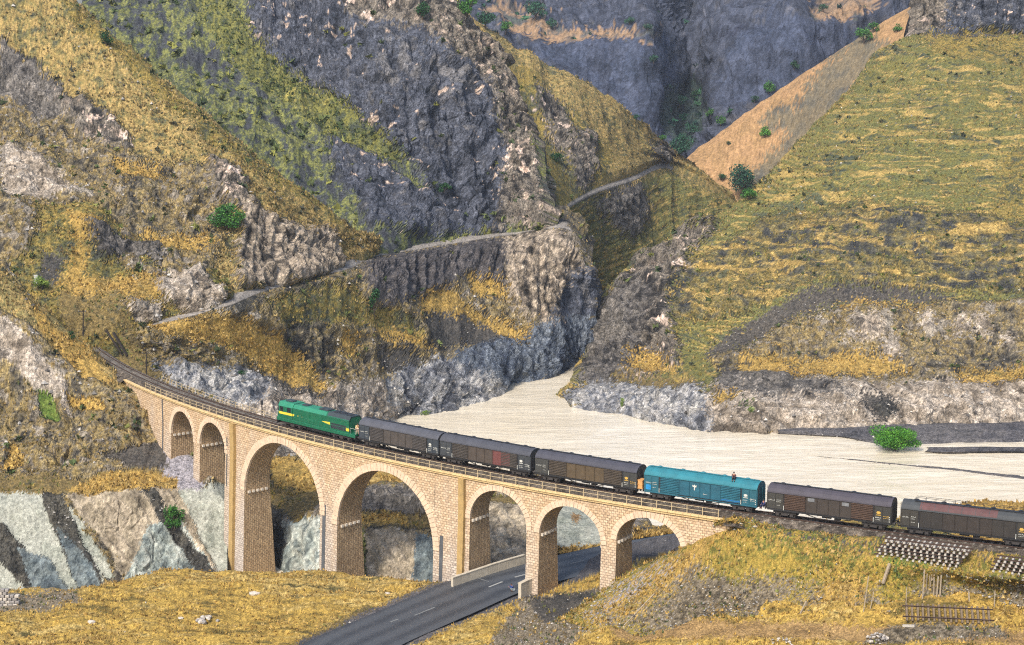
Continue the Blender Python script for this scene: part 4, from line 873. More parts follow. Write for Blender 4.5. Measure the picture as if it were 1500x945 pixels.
# ------------------------------------------------------------------ permanent way
M_BAL = terrain_mat('ballast', 5.0, .7, .6)
sA, sB = s_at(95, 0, 0), TS[-1] - 2
sq = np.arange(sA, sB, .55); prof = [(3.3, -1.5), (2.6, -1.0), (2.05, -.80), (1.55, -.24), (.9, -.20), (.3, -.19), (-.3, -.19), (-.9, -.20), (-1.55, -.24), (-2.05, -.80), (-2.6, -1.0), (-3.3, -1.5)]
P = []
for s in sq:
    br_ = S0 < s < SE
    for o, z in prof:
        if br_: o = max(min(o, 2.15), -2.15); z = max(z, -.9)
        P.append(trk(s, o, z))
P = np.array(P); n = len(prof)
# subdivide across
Gd = P.reshape(len(sq), n, 3); w = np.linspace(0, n - 1, 34); i0 = np.minimum(w.astype(int), n - 2); f = (w - i0)[None, :, None]; Gd = Gd[:, i0] * (1 - f) + Gd[:, i0 + 1] * f
Q = Gd.reshape(-1, 3).copy(); Q[:, 2] += .05 * noise(Q * 2.5, 3) + .03 * rng.standard_normal(len(Q))
ct = ramp([(58,54,50),(88,80,72),(118,108,96),(74,66,58)], .5 + .8 * fbm(Q * 1.2, 3, 8)) * ALB * (1 + .25 * rng.standard_normal((len(Q), 1)))
i = np.arange(len(Q)).reshape(len(sq), 34)
tag(link('ballast_bed', mesh_np('ballast_bed', Q, np.stack([i[:-1, :-1], i[:-1, 1:], i[1:, 1:], i[1:, :-1]], -1).reshape(-1, 4), M_BAL, np.clip(ct, .01, .6), smooth=False)), kind='structure')
M_RAIL = worn('rusty_rail', (84,66,56), .55, .2, 2.0, .1, metal=.3); M_SLEEP = worn('concrete_sleeper', (132,126,116), .9, .2, 1.5, .3)
track = empty('railway_track', tuple(trk(60, 0, -.2)), label='single railway track on dark ballast running over the viaduct', cat='railway track')
to = np.array(track.location)
for o in (.75, -.75):
    mb = MB(); pr = [(-.07, -.17), (.07, -.17), (.07, -.14), (.02, -.12), (.02, -.05), (.036, -.04), (.036, 0), (-.036, 0), (-.036, -.04), (-.02, -.05), (-.02, -.12), (-.07, -.14)]
    sr_ = np.arange(sA + .3, sB, .9); m_ = len(pr)
    vs = [trk(s, o + a, z) - to for s in sr_ for a, z in pr]; fs = [(q * m_ + k, q * m_ + (k + 1) % m_, (q + 1) * m_ + (k + 1) % m_, (q + 1) * m_ + k) for q in range(len(sr_) - 1) for k in range(m_)]
    mb.add(vs, fs); mb.build('rail', M_RAIL, track)
mb = MB(); mb.box(-.12, .12, -1.2, 1.2, -.26, -.155); sleeper_me = mb.mesh('sleeper', M_SLEEP)
ks = np.arange(sA + .5, sB, max(.66, (sB - sA) / 297))
for s in ks:
    d = trk_dir(s); o = link('sleeper', sleeper_me, track); o.location = trk(s, 0, 0) - to; o.rotation_euler = (0, 0, math.atan2(d[1], d[0]))
print('ARCH', [(round(b2 - a, 1), round(z, 1), round(zc, 1)) for a, b2, z, zc in arch], 'len', SE - S0, 'track', sB - sA)

# ------------------------------------------------------------------ train
CPL = [s_at(x, 1.3, 1.6) for x in (401, 527, 643.5, 780.5, 938.5, 1116, 1314.5)]
print('COUPLINGS', np.round(np.diff(CPL), 1))
def on_track(o, sm, half):
    a, b2 = trk(sm - half, 0, 0), trk(sm + half, 0, 0); c = .5 * (a + b2); d = b2 - a
    o.location = c; o.rotation_euler = (0, 0, math.atan2(d[1], d[0]))
M_STEEL = worn('bogie_steel', (56,52,50), .7, .25, 2.0, .2, dirt=(96,76,60)); M_WHEEL = worn('wheel_steel', (74,70,68), .5, .2, 2.0, .1, metal=.4)
M_BLACK = worn('black_paint', (34,35,38), .55, .25, 1.5, .1, dirt=(70,62,56)); M_WHITE = worn('white_lettering', (206,206,196), .7, .15, 4.0, 0, dirt=(120,116,108)); M_YEL = worn('yellow_lettering', (204,164,72), .7, .15, 4.0, 0, dirt=(120,100,60))
def wheelset_mesh():
    mb = MB()
    for sy in (-1, 1):
        mb.tube([(0, sy * .68, .475), (0, sy * .72, .475), (0, sy * .72001, .475), (0, sy * .80, .475)], [.50, .50, .465, .455], 20)
    mb.tube([(0, -1.0, .475), (0, 1.0, .475)], .08, 8)
    for sy in (-1, 1): mb.tube([(0, sy * .95, .475), (0, sy * 1.12, .475)], .15, 8)
    return mb.mesh('wheelset', M_WHEEL)
ME_WHEEL = wheelset_mesh()
def bogie(parent, x, xs=(-.95, .95), L=1.55):
    mb = MB()
    for sy in (-1, 1):
        y0, y1 = (.93, 1.13) if sy > 0 else (-1.13, -.93)
        mb.prism([(y0, .62), (y1, .62), (y1, .86), (y0, .86)], -L, L)
        for xx in xs: mb.box(xx - .22, xx + .22, y0 - .02, y1 + .02, .30, .66)
        mb.box(-.45, .45, y0 - .01, y1 + .03, .34, .62)
        for q in range(3): mb.tube([(-.28 + .28 * q, (y0 + y1) / 2, .40), (-.28 + .28 * q, (y0 + y1) / 2, .84)], .085, 6)
    mb.box(-.3, .3, -1.0, 1.0, .60, .98); mb.box(-L, -L + .12, -1, 1, .6, .75); mb.box(L - .12, L, -1, 1, .6, .75)
    o = mb.build('bogie', M_STEEL, parent); o.location = (x, 0, 0)
    for xx in xs:
        w_ = link('wheelset', ME_WHEEL, o); w_.location = (xx, 0, 0)
    return o
def coupler(parent, x, sg):
    mb = MB(); mb.box(min(x, x + sg * .72), max(x, x + sg * .72), -.09, .09, .96, 1.14); mb.box(min(x + sg * .5, x + sg * .78), max(x + sg * .5, x + sg * .78), -.17, .17, .90, 1.20)
    mb.tube([(x + sg * .1, .4, 1.0), (x + sg * .3, .42, .6), (x + sg * .6, .40, .55), (x + sg * .8, .38, .75)], .03, 5)
    mb.build('coupler', M_STEEL, parent)
    for sy in (-1, 1):
        b2 = MB(); b2.tube([(x, sy * .88, 1.06), (x + sg * .38, sy * .88, 1.06), (x + sg * .38, sy * .88, 1.06), (x + sg * .48, sy * .88, 1.06)], [.10, .10, .23, .21], 10); b2.build('buffer', M_STEEL, parent)
def wagon(label, sm, wall, door, roofc, end, ribbed=True, accent=None, vents=False, walk=False, marks='yellow', openings=(), roof_patch=None, blue=None):
    t = empty('goods_wagon', label=label, cat='goods wagon', group='covered goods wagons of the train')
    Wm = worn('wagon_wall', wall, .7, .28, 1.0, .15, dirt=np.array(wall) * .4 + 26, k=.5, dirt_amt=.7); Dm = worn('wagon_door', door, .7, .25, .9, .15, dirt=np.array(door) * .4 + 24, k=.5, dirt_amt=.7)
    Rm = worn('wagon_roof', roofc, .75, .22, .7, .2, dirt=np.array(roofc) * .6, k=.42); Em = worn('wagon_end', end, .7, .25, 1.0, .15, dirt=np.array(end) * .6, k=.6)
    Am = worn('repainted_panel', accent, .7, .2, 1.2, .15) if accent is not None else Dm
    H, hw, z0, ze = 8.15, 1.40, 1.12, 3.38
    mb = MB(); mb.box(-H, H, -hw + .06, hw - .06, z0 + .02, ze); mb.build('body_shell', Wm, t)
    mb = MB(); mb.box(-H - .02, H + .02, -hw - .03, -hw + .08, z0 - .14, z0 + .10); mb.box(-H - .02, H + .02, hw - .08, hw + .03, z0 - .14, z0 + .10)
    mb.box(-H - .05, -H + .1, -hw, hw, z0 - .16, z0 + .12); mb.box(H - .1, H + .05, -hw, hw, z0 - .16, z0 + .12); mb.build('side_sill', M_BLACK if blue is None else Wm, t)
    mb = MB(); mb.box(-7.6, 7.6, -.28, .28, .82, 1.08)
    for x in (-4, -1.4, 1.4, 4): mb.box(x - .06, x + .06, -1.3, 1.3, .90, 1.08)
    for sy in (-1, 1):
        mb.bar((-3.4, sy * 1.0, .98), (-1.6, sy * 1.0, .52), .09); mb.bar((-1.6, sy * 1.0, .52), (1.6, sy * 1.0, .52), .09); mb.bar((1.6, sy * 1.0, .52), (3.4, sy * 1.0, .98), .09)
    mb.tube([(-1.0, -.5, .72), (.2, -.5, .72)], .2, 10); mb.box(.7, 1.5, -.9, -.4, .55, .9); mb.build('underframe', M_STEEL, t)
    def panel(name, x0, x1, sy, mat, depth=.03, lab=None, za=z0 + .12, zb=ze - .06):
        m_ = MB(); y = sy * hw
        fr = .045
        ya, yb = (y - depth, y - .07) if sy < 0 else (y + .07 - .14, y + depth)
        m_.box(x0 + .015, x1 - .015, min(y * 1.0 - .0, y - sy * .08), max(y, y - sy * .08), za, zb)
        yo = y + sy * depth
        for (a, b2, c, d_) in ((x0 + .015, x0 + .015 + fr, za, zb), (x1 - .015 - fr, x1 - .015, za, zb), (x0 + .06, x1 - .06, za, za + fr), (x0 + .06, x1 - .06, zb - fr, zb)):
            m_.box(a, b2, min(y, yo), max(y, yo), c, d_)
        o = m_.build(name, mat, t)
        if lab: o['label'] = lab
        return o
    for sy in (-1, 1):
        for sx in (-1, 1):
            xs = sorted((sx * H, sx * 7.1, sx * 6.05)); panel('end_panel', xs[0], xs[1], sy, Em); panel('end_panel', xs[1], xs[2], sy, Em)
            a, b2 = sorted((sx * 5.85, sx * 3.05))
            if ribbed:
                m_ = MB(); nrib = 9; y = sy * hw
                for k in range(nrib):
                    zc = z0 + .24 + (ze - z0 - .42) * k / (nrib - 1); hgt = (ze - z0 - .42) / (nrib - 1)
                    yo = y + sy * .10
                    m_.add([(a, y, zc - hgt * .42), (b2, y, zc - hgt * .42), (b2, yo, zc - hgt * .18), (a, yo, zc - hgt * .18), (b2, yo, zc + hgt * .18), (a, yo, zc + hgt * .18), (b2, y, zc + hgt * .42), (a, y, zc + hgt * .42)],
                           [(0, 1, 2, 3), (3, 2, 4, 5), (5, 4, 6, 7), (0, 3, 5, 7), (1, 6, 4, 2)])
                m_.box(a, b2, min(y, y - sy * .07), max(y, y - sy * .07), z0 + .1, ze - .06); m_.build('corrugated_panel', Wm, t)
            else:
                mid = .5 * (a + b2); panel('side_panel', a, mid, sy, Wm, .02); panel('side_panel', mid, b2, sy, Wm, .02)
            m_ = MB(); xg = sx * 5.95; m_.box(xg - .07, xg + .07, min(sy * hw, sy * (hw - .05)), max(sy * hw, sy * (hw - .05)), z0 + .1, ze - .05); m_.build('door_gap', M_BLACK, t)
            m_ = MB(); m_.bar((sx * 5.95 + .0, sy * (hw + .05), 1.15), (sx * 5.95, sy * (hw + .05), 1.75), .07); m_.build('door_latch', M_WHITE, t)
        for k in range(4):
            x0 = -3.03 + 1.515 * k; acc = accent is not None and sy < 0 and k == 3
            panel('sliding_door', x0, x0 + 1.515, sy, Am if acc else Dm, .055, 'repainted red door panel' if acc else None)
            if vents and k in (0, 3):
                m_ = MB(); m_.box(x0 + .3, x0 + 1.2, min(sy * hw, sy * (hw + .05)), max(sy * hw, sy * (hw + .05)), 2.75, 3.2); m_.build('vent_shutter', worn('vent_shutter', (120,122,124), .6), t)
        m_ = MB(); m_.box(-3.1, 5.9, min(sy * (hw + .02), sy * (hw + .09)), max(sy * (hw + .02), sy * (hw + .09)), ze - .05, ze + .03); m_.box(-3.1, 5.9, min(sy * (hw + .02), sy * (hw + .09)), max(sy * (hw + .02), sy * (hw + .09)), z0 + .03, z0 + .1); m_.build('door_track', M_BLACK, t)
    if accent is not None:
        m_ = MB(); m_.box(3.08, 4.6, -hw - .055, -hw - .052, z0 + .15, ze - .1); o = m_.build('repainted_panel', Am, t); o['label'] = 'dull red repainted patch of the side'
    for sx in (-1, 1):
        m_ = MB(); m_.box(min(sx * H, sx * (H + .03)), max(sx * H, sx * (H + .03)), -hw + .02, hw - .02, z0 + .12, ze)
        for y in (-1.36, -.5, .5, 1.36): m_.box(min(sx * H, sx * (H + .1)), max(sx * H, sx * (H + .1)), y - .05, y + .05, z0 + .1, ze - .02)
        m_.box(min(sx * H, sx * (H + .06)), max(sx * H, sx * (H + .06)), -hw + .05, hw - .05, 2.2, 2.28)
        arc = [(-1.42, ze), (-1.40, 3.52), (-1.12, 3.86), (-.72, 4.10), (-.3, 4.22), (.3, 4.22), (.72, 4.10), (1.12, 3.86), (1.40, 3.52), (1.42, ze)]
        m_.prism(arc, sx * (H - .05), sx * (H + .02)); m_.build('end_wall', Em, t)
        m_ = MB()
        for y in (-1.2, -.85): m_.tube([(sx * (H + .16), y, 1.2), (sx * (H + .16), y, 4.1)], .02, 5)
        for k in range(8): m_.tube([(sx * (H + .16), -1.2, 1.35 + k * .35), (sx * (H + .16), -.85, 1.35 + k * .35)], .016, 4)
        m_.build('ladder', M_STEEL, t)
        coupler(t, sx * H, sx); bogie(t, sx * 5.9)
    # roof
    arc = [(-1.50, ze - .02), (-1.46, 3.53), (-1.16, 3.90), (-.75, 4.15), (-.3, 4.27), (.3, 4.27), (.75, 4.15), (1.16, 3.90), (1.46, 3.53), (1.50, ze - .02)]
    arc_in = [(y * .97, z - .05) for y, z in reversed(arc)]
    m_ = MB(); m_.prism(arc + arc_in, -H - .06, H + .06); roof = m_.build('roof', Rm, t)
    m_ = MB()
    for x in np.arange(-H + .8, H, 1.66):
        m_.prism([(y * 1.005, z + .012) for y, z in arc[1:-1]] + [(y * .99, z - .02) for y, z in reversed(arc[1:-1])], x - .03, x + .03)
    m_.build('roof_seam', Rm, roof)
    for x in (-6.6, -3.2, -.2, 2.9, 6.2):
        m_ = MB(); m_.tube([(x, .18, 4.2), (x, .18, 4.34), (x, .18, 4.34), (x, .18, 4.42)], [.30, .30, .36, .2], 10); m_.build('roof_hatch', M_BLACK if blue is None else Rm, roof)
    if not walk:
        m_ = MB(); m_.box(-7.9, 7.9, -.20, .20, 4.32, 4.36); [m_.box(x - .04, x + .04, -.2, .2, 4.24, 4.33) for x in np.arange(-7.5, 7.6, 1.5)]; m_.build('roof_walk', M_BLACK if blue is None else Rm, roof)
    else:
        m_ = MB()
        for y in (-.55, .15):
            for x in np.arange(-6.6, 7.9, 1.2): m_.tube([(x, y, 4.15), (x, y, 4.78)], .022, 5)
            m_.tube([(-6.6, y, 4.78), (7.8, y, 4.78)], .025, 5)
        m_.box(-6.7, 7.9, -.55, .15, 4.28, 4.32); m_.build('roof_railing', M_BLACK, roof)
    if roof_patch is not None:
        m_ = MB(); rp = [(y * 1.004, z + .008) for y, z in arc[1:5]]; m_.add([(x, y, z) for x in (-5.9, 3.6) for y, z in rp], [(k, k + 1, 5 + k, 4 + k) for k in range(3)]); o = m_.build('roof_patch', worn('red_oxide', roof_patch, .8, .3, .8, .1, dirt=np.array(roofc) * .8, dirt_amt=.9), roof); o['label'] = 'rusty red stretch of the roof'
    # lettering and emblem, painted flat on the near side
    yf = -hw - .058
    def strokes(rows, mat, name):
        m_ = MB()
        for (x, z, w_, h) in rows: m_.add([(x, yf, z), (x + w_, yf, z), (x + w_, yf, z + h), (x, yf, z + h)], [(0, 1, 2, 3)])
        return m_.build(name, mat, t)
    def script(x, z, n, h, r0):
        r_ = random.Random(r0); q = []; xx = x
        for k in range(n):
            w_ = r_.uniform(.05, .13); q.append((xx, z, w_, h * r_.uniform(.25, .4)));
            if r_.random() < .55: q.append((xx + w_ * .6, z, .035, h))
            if r_.random() < .4: q.append((xx + w_ * .3, z - h * .35, .045, h * .2))
            xx += w_ + r_.uniform(.015, .05)
        return q
    seed = int(sm)
    MY = M_YEL if marks == 'yellow' else M_WHITE
    if marks:
        strokes(script(6.2, 1.75, 6, .14, seed) + script(6.25, 1.5, 5, .10, seed + 1), M_WHITE, 'lettering'); strokes(script(7.2, 2.0, 7, .16, seed + 2) + script(7.25, 1.78, 6, .10, seed + 3), MY, 'lettering')
        strokes(script(-8.0, 2.3, 7, .15, seed + 4), M_WHITE, 'lettering'); strokes(script(-6.95, 2.4, 5, .12, seed + 5) + script(-6.95, 2.15, 5, .1, seed + 6) + script(-6.9, 1.7, 4, .1, seed + 7), M_WHITE, 'lettering')
        strokes([(7.95, 1.35 + .28 * k, .1, .14) for k in range(3)], M_WHITE, 'corner_mark')
        m_ = MB(); cx, cz = 6.6, 2.45; pts = []
        for k in range(14): a = 2 * math.pi * k / 14; r_ = .30 if k % 2 else .20; pts.append((cx + r_ * math.cos(a) * 1.1, yf, cz + r_ * math.sin(a) * .75))
        m_.add(pts, [tuple(range(14))]); m_.add([(cx - .36, yf, cz - .36), (cx + .36, yf, cz - .36), (cx + .26, yf, cz - .27), (cx - .26, yf, cz - .27)], [(0, 1, 2, 3)]); m_.build('painted_emblem', MY, t)
    if blue is not None:
        m_ = MB(); cx, cz = -.75, 2.55; pts = [(cx - .34, cz + .34), (cx - .16, cz + .22), (cx - .05, cz + .36), (cx + .05, cz + .36), (cx + .16, cz + .22), (cx + .34, cz + .34), (cx + .24, cz + .02), (cx + .07, cz + .04), (cx + .07, cz - .40), (cx - .07, cz - .40), (cx - .07, cz + .04), (cx - .24, cz + .02)]
        m_.add([(x, yf, z) for x, z in pts], [tuple(range(len(pts)))]); m_.build('painted_emblem', M_WHITE, t)
        strokes(script(.5, 1.75, 5, .18, 3), M_WHITE, 'lettering')
        m_ = MB(); m_.add([(-7.95, yf, 1.35), (-7.2, yf, 1.35), (-7.2, yf, 2.05), (-7.95, yf, 2.05)], [(0, 1, 2, 3)]); m_.build('blue_patch', worn('bright_blue_paint', (30,140,200), .6), t)
        m_ = MB(); m_.add([(2.9, yf, 1.26), (5.8, yf, 1.26), (5.8, yf, 1.62), (3.3, yf, 1.56)], [(0, 1, 2, 3)]); m_.build('blue_patch', worn('touched_up_paint', (26,112,184), .6), t)
        m_ = MB(); m_.box(-6.02, -5.72, -hw - .06, -hw - .01, 1.4, 3.28); m_.build('open_door_gap', M_BLACK, t)
    on_track(t, sm, 5.9)
    return t
mid = [.5 * (a + b2) for a, b2 in zip(CPL[:-1], CPL[1:])]
WG = []
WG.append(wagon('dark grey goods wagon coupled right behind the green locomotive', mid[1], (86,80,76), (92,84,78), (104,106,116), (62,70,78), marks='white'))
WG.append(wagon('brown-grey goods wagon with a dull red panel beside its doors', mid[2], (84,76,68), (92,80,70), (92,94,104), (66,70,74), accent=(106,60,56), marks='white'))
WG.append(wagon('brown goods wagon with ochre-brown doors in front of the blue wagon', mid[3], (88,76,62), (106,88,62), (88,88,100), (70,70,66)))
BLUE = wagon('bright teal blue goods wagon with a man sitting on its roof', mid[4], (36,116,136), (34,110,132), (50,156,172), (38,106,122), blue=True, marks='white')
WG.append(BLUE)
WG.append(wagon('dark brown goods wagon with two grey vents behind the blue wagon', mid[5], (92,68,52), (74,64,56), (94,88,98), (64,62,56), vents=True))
s6 = CPL[6] + .5 * float(np.mean(np.diff(CPL)[1:]))
WG.append(wagon('black-brown flat sided goods wagon with roof railing and rusty red roof', s6, (58,52,46), (64,54,46), (84,88,90), (64,60,52), ribbed=False, walk=True, roof_patch=(92,60,58)))

def locomotive(sm):
    t = empty('diesel_locomotive', label='green diesel locomotive with yellow stripe pulling the goods train', cat='locomotive')
    G = worn('green_paint', (10,98,68), .45, .18, .8, .08, dirt=(64,84,66), dirt_amt=.75); GL = worn('green_roof_paint', (34,128,96), .5, .18, .8, .08, dirt=(78,104,86), dirt_amt=.7); DK = worn('dark_roof', (48,58,62), .65, .2, 1.0, .1); YL = worn('yellow_stripe', (232,204,60), .5, .12, 2.0, .03); GLASS = worn('cab_glass', (30,38,44), .12, .1, 2.0, 0); GR = worn('radiator_grille', (40,48,52), .7, .2, 3.0, .3)
    L = 9.6
    mb = MB(); mb.box(-L, L, -1.36, 1.36, 1.18, 1.52); mb.box(-L, L, -1.38, -1.30, .98, 1.22); mb.box(-L, L, 1.30, 1.38, .98, 1.22); mb.build('frame', G, t)
    mb = MB(); mb.box(-L + .1, L - .1, -1.385, -1.375, 1.40, 1.46); mb.box(-L + .1, L - .1, 1.375, 1.385, 1.40, 1.46); o = mb.build('frame_line', GL, t)
    hood = [(-1.30, 1.52), (1.30, 1.52), (1.30, 3.45), (.92, 3.98), (-.92, 3.98), (-1.30, 3.45)]
    mb = MB(); mb.prism(hood, -5.6, 8.1); mb.build('hood', G, t)
    mb = MB(); mb.prism([(-1.315, 3.44), (-.925, 4.0), (.925, 4.0), (1.315, 3.44), (1.28, 3.44), (.9, 3.96), (-.9, 3.96), (-1.28, 3.44)], -5.55, 2.6); mb.build('roof_slope', GL, t)
    cabp = [(-1.38, 1.52), (1.38, 1.52), (1.38, 3.40), (1.02, 4.05), (-1.02, 4.05), (-1.38, 3.40)]
    mb = MB(); mb.prism(cabp, -9.0, -5.62); cab = mb.build('cab', G, t)
    mb = MB(); mb.prism([(-1.42, 3.40), (-1.04, 4.10), (1.04, 4.10), (1.42, 3.40), (1.36, 3.38), (1.0, 4.04), (-1.0, 4.04), (-1.36, 3.38)], -9.12, -5.5); mb.build('cab_roof', GL, cab)
    mb = MB(); mb.box(-9.55, -9.0, -1.2, 1.2, 1.5, 2.45); mb.build('nose', G, cab)
    for sy in (-1, 1):
        y0, y1 = sorted((sy * 1.36, sy * 1.395))
        for (a, b2) in ((-8.7, -7.9), (-6.9, -6.0)):
            mb = MB(); mb.box(a, b2, y0, y1, 2.62, 3.32); mb.build('side_window', GLASS, cab)
        mb = MB(); mb.box(-7.75, -7.05, y0, y1 - .01, 1.6, 3.35); mb.build('cab_door', G, cab)
        # yellow band: broad under the cab windows, tapering along the hood
        yb = sy * 1.40; yh = sy * 1.318
        mb = MB(); mb.add([(-9.0, yb, 2.12), (-5.62, yb, 2.12), (-5.62, yb, 2.50), (-9.0, yb, 2.50)], [(0, 1, 2, 3)]); mb.add([(-5.62, yh, 2.14), (-2.4, yh, 2.36), (-5.62, yh, 2.48)], [(0, 1, 2)]); mb.build('yellow_stripe', YL, t)
        mb = MB(); mb.add([(1.4, yh, 2.46), (3.6, yh, 2.14), (3.6, yh, 2.58), (2.4, yh, 2.52)], [(0, 1, 2, 3)]); mb.build('yellow_stripe', YL, t)
        mb = MB(); y0, y1 = sorted((sy * 1.29, sy * 1.33)); mb.box(3.8, 7.4, y0, y1, 1.72, 2.55)
        for k in range(12): mb.box(3.85 + .3 * k, 3.95 + .3 * k, y0 - .01, y1 + .01, 1.75, 2.52)
        mb.build('radiator_grille', GR, t)
        for k in range(9):
            mb = MB(); x0 = -5.2 + 1.0 * k; y0, y1 = sorted((sy * 1.29, sy * 1.325)); mb.box(x0, x0 + .88, y0, y1, 1.62, 2.0 if k > 6 else 3.2); 
            if k < 7: mb.build('engine_door', G, t)
        mb = MB(); y = sy * 1.34
        for x in np.arange(-5.2, 8.2, 1.5): mb.tube([(x, y, 1.5), (x, y, 2.25)], .02, 5)
        mb.tube([(-5.3, y, 2.25), (8.3, y, 2.25)], .02, 5); mb.build('handrail', GL, t)
        mb = MB(); mb.box(7.4, 8.1, min(sy * 1.30, sy * 1.33), max(sy * 1.30, sy * 1.33), 1.8, 2.3); mb.build('yellow_panel', YL, t)
    for (a, b2) in ((-1.0, -.15), (.15, 1.0)):
        mb = MB(); mb.box(-9.06, -8.98, a, b2, 2.65, 3.35); mb.build('windscreen', GLASS, cab)
    mb = MB(); mb.box(-9.58, -9.54, -1.0, 1.0, 2.0, 2.35); mb.build('yellow_stripe', YL, t)
    mb = MB(); mb.tube([(-9.5, 0, 2.3), (-9.6, 0, 2.3)], .16, 10); mb.build('headlight', M_WHITE, cab)
    for (x0, x1, z1, w_) in ((-8.3, -6.6, 4.32, .5), (-4.2, -2.9, 4.20, .5), (.2, 2.4, 4.26, .62)):
        mb = MB(); mb.box(x0, x1, -w_, w_, 3.95, z1); mb.build('roof_vent', DK, t, bevel=.06)
    mb = MB(); mb.prism([(-1.31, 3.40), (-1.12, 3.75), (-.9, 4.08), (.9, 4.08), (1.12, 3.75), (1.31, 3.40), (1.2, 3.4), (.8, 3.95), (-.8, 3.95), (-1.2, 3.4)], 2.9, 8.15); mb.build('radiator_roof', DK, t)
    for x in (4.0, 5.5, 7.0):
        mb = MB(); mb.tube([(x, 0, 4.05), (x, 0, 4.16)], .62, 16); mb.build('cooling_fan', M_BLACK, t)
    mb = MB(); mb.tube([(-2.3, -.75, .72), (2.4, -.75, .72)], .42, 12); mb.tube([(-2.3, .75, .72), (2.4, .75, .72)], .42, 12); mb.box(-2.3, 2.4, -.75, .75, .35, 1.15); mb.build('fuel_tank', M_BLACK, t)
    mb = MB(); mb.box(2.6, 3.4, -1.2, 1.2, .5, 1.18); mb.box(-3.3, -2.5, -1.2, 1.2, .6, 1.18); mb.build('battery_box', M_BLACK, t)
    for x in (-6.0, 6.0): bogie(t, x, (-1.75, 0, 1.75), 2.4)
    for sx in (-1, 1):
        coupler(t, sx * L, sx)
        mb = MB(); mb.box(min(sx * (L - .05), sx * (L + .05)), max(sx * (L - .05), sx * (L + .05)), -1.35, 1.35, .45, 1.3); mb.build('pilot_plate', M_BLACK, t)
        mb = MB()
        for y in (-1.3, -.5, .5, 1.3): mb.tube([(sx * (L - .05), y, 1.4), (sx * (L - .05), y, 2.45)], .025, 5)
        for z in (1.95, 2.45): mb.tube([(sx * (L - .05), -1.3, z), (sx * (L - .05), 1.3, z)], .025, 5)
        for y in (-1.32, 1.32): mb.tube([(sx * (L - .05), y, 2.4), (sx * (L - 1.2), y, 2.4), (sx * (L - 1.2), y, 1.4)], .025, 5)
        mb.build('end_railing', M_WHITE, t)
    on_track(t, sm, 6.0)
    return t
LOCO = locomotive(mid[0] + .1)
# tan crate lashed between the brown and the blue wagon
mb = MB(); mb.box(-.35, .35, -.55, .55, 0, 1.25)
for z in (.06, .62, 1.18): mb.box(-.39, .39, -.6, .6, z - .05, z + .05)
o = mb.build('crate', worn('bare_plywood', (206,152,92), .8, .15, 2.0, .2), None, bevel=.01); tag(o, 'tan wooden crate standing on the coupling left of the blue wagon', 'crate')
d = trk_dir(CPL[4]); o.location = trk(CPL[4] - .1, .75, 1.2); o.rotation_euler = (0, 0, math.atan2(d[1], d[0]))

# ------------------------------------------------------------------ people
M_SKIN = worn('skin', (176,124,94), .6, .08, 6.0, .03); M_HAIR = worn('dark_hair', (30,24,22), .7, .1, 8.0, .2)
def skin_mesh(name, verts, edges, radii, root, mat, sub=1):
    me = bpy.data.meshes.new(name + '_cage'); me.from_pydata([tuple(v) for v in verts], edges, []); o = bpy.data.objects.new(name, me); COL.objects.link(o)
    md = o.modifiers.new('skin', 'SKIN'); md.branch_smoothing = .6
    sv = me.skin_vertices[0].data if me.skin_vertices else None
    if sv is None:
        bm = bmesh.new(); bm.from_mesh(me); bm.verts.layers.skin.verify(); bm.to_mesh(me); bm.free(); sv = me.skin_vertices[0].data
    for i_, r_ in enumerate(radii): sv[i_].radius = (r_, r_) if not isinstance(r_, tuple) else r_; sv[i_].use_root = (i_ == root)
    sm_ = o.modifiers.new('sub', 'SUBSURF'); sm_.levels = sub; sm_.render_levels = sub
    dg = bpy.context.evaluated_depsgraph_get(); res = bpy.data.meshes.new_from_object(o.evaluated_get(dg)); res.name = name
    bpy.data.objects.remove(o); bpy.data.meshes.remove(me)
    res.materials.clear(); res.materials.append(mat); res.polygons.foreach_set('use_smooth', [True] * len(res.polygons))
    return res
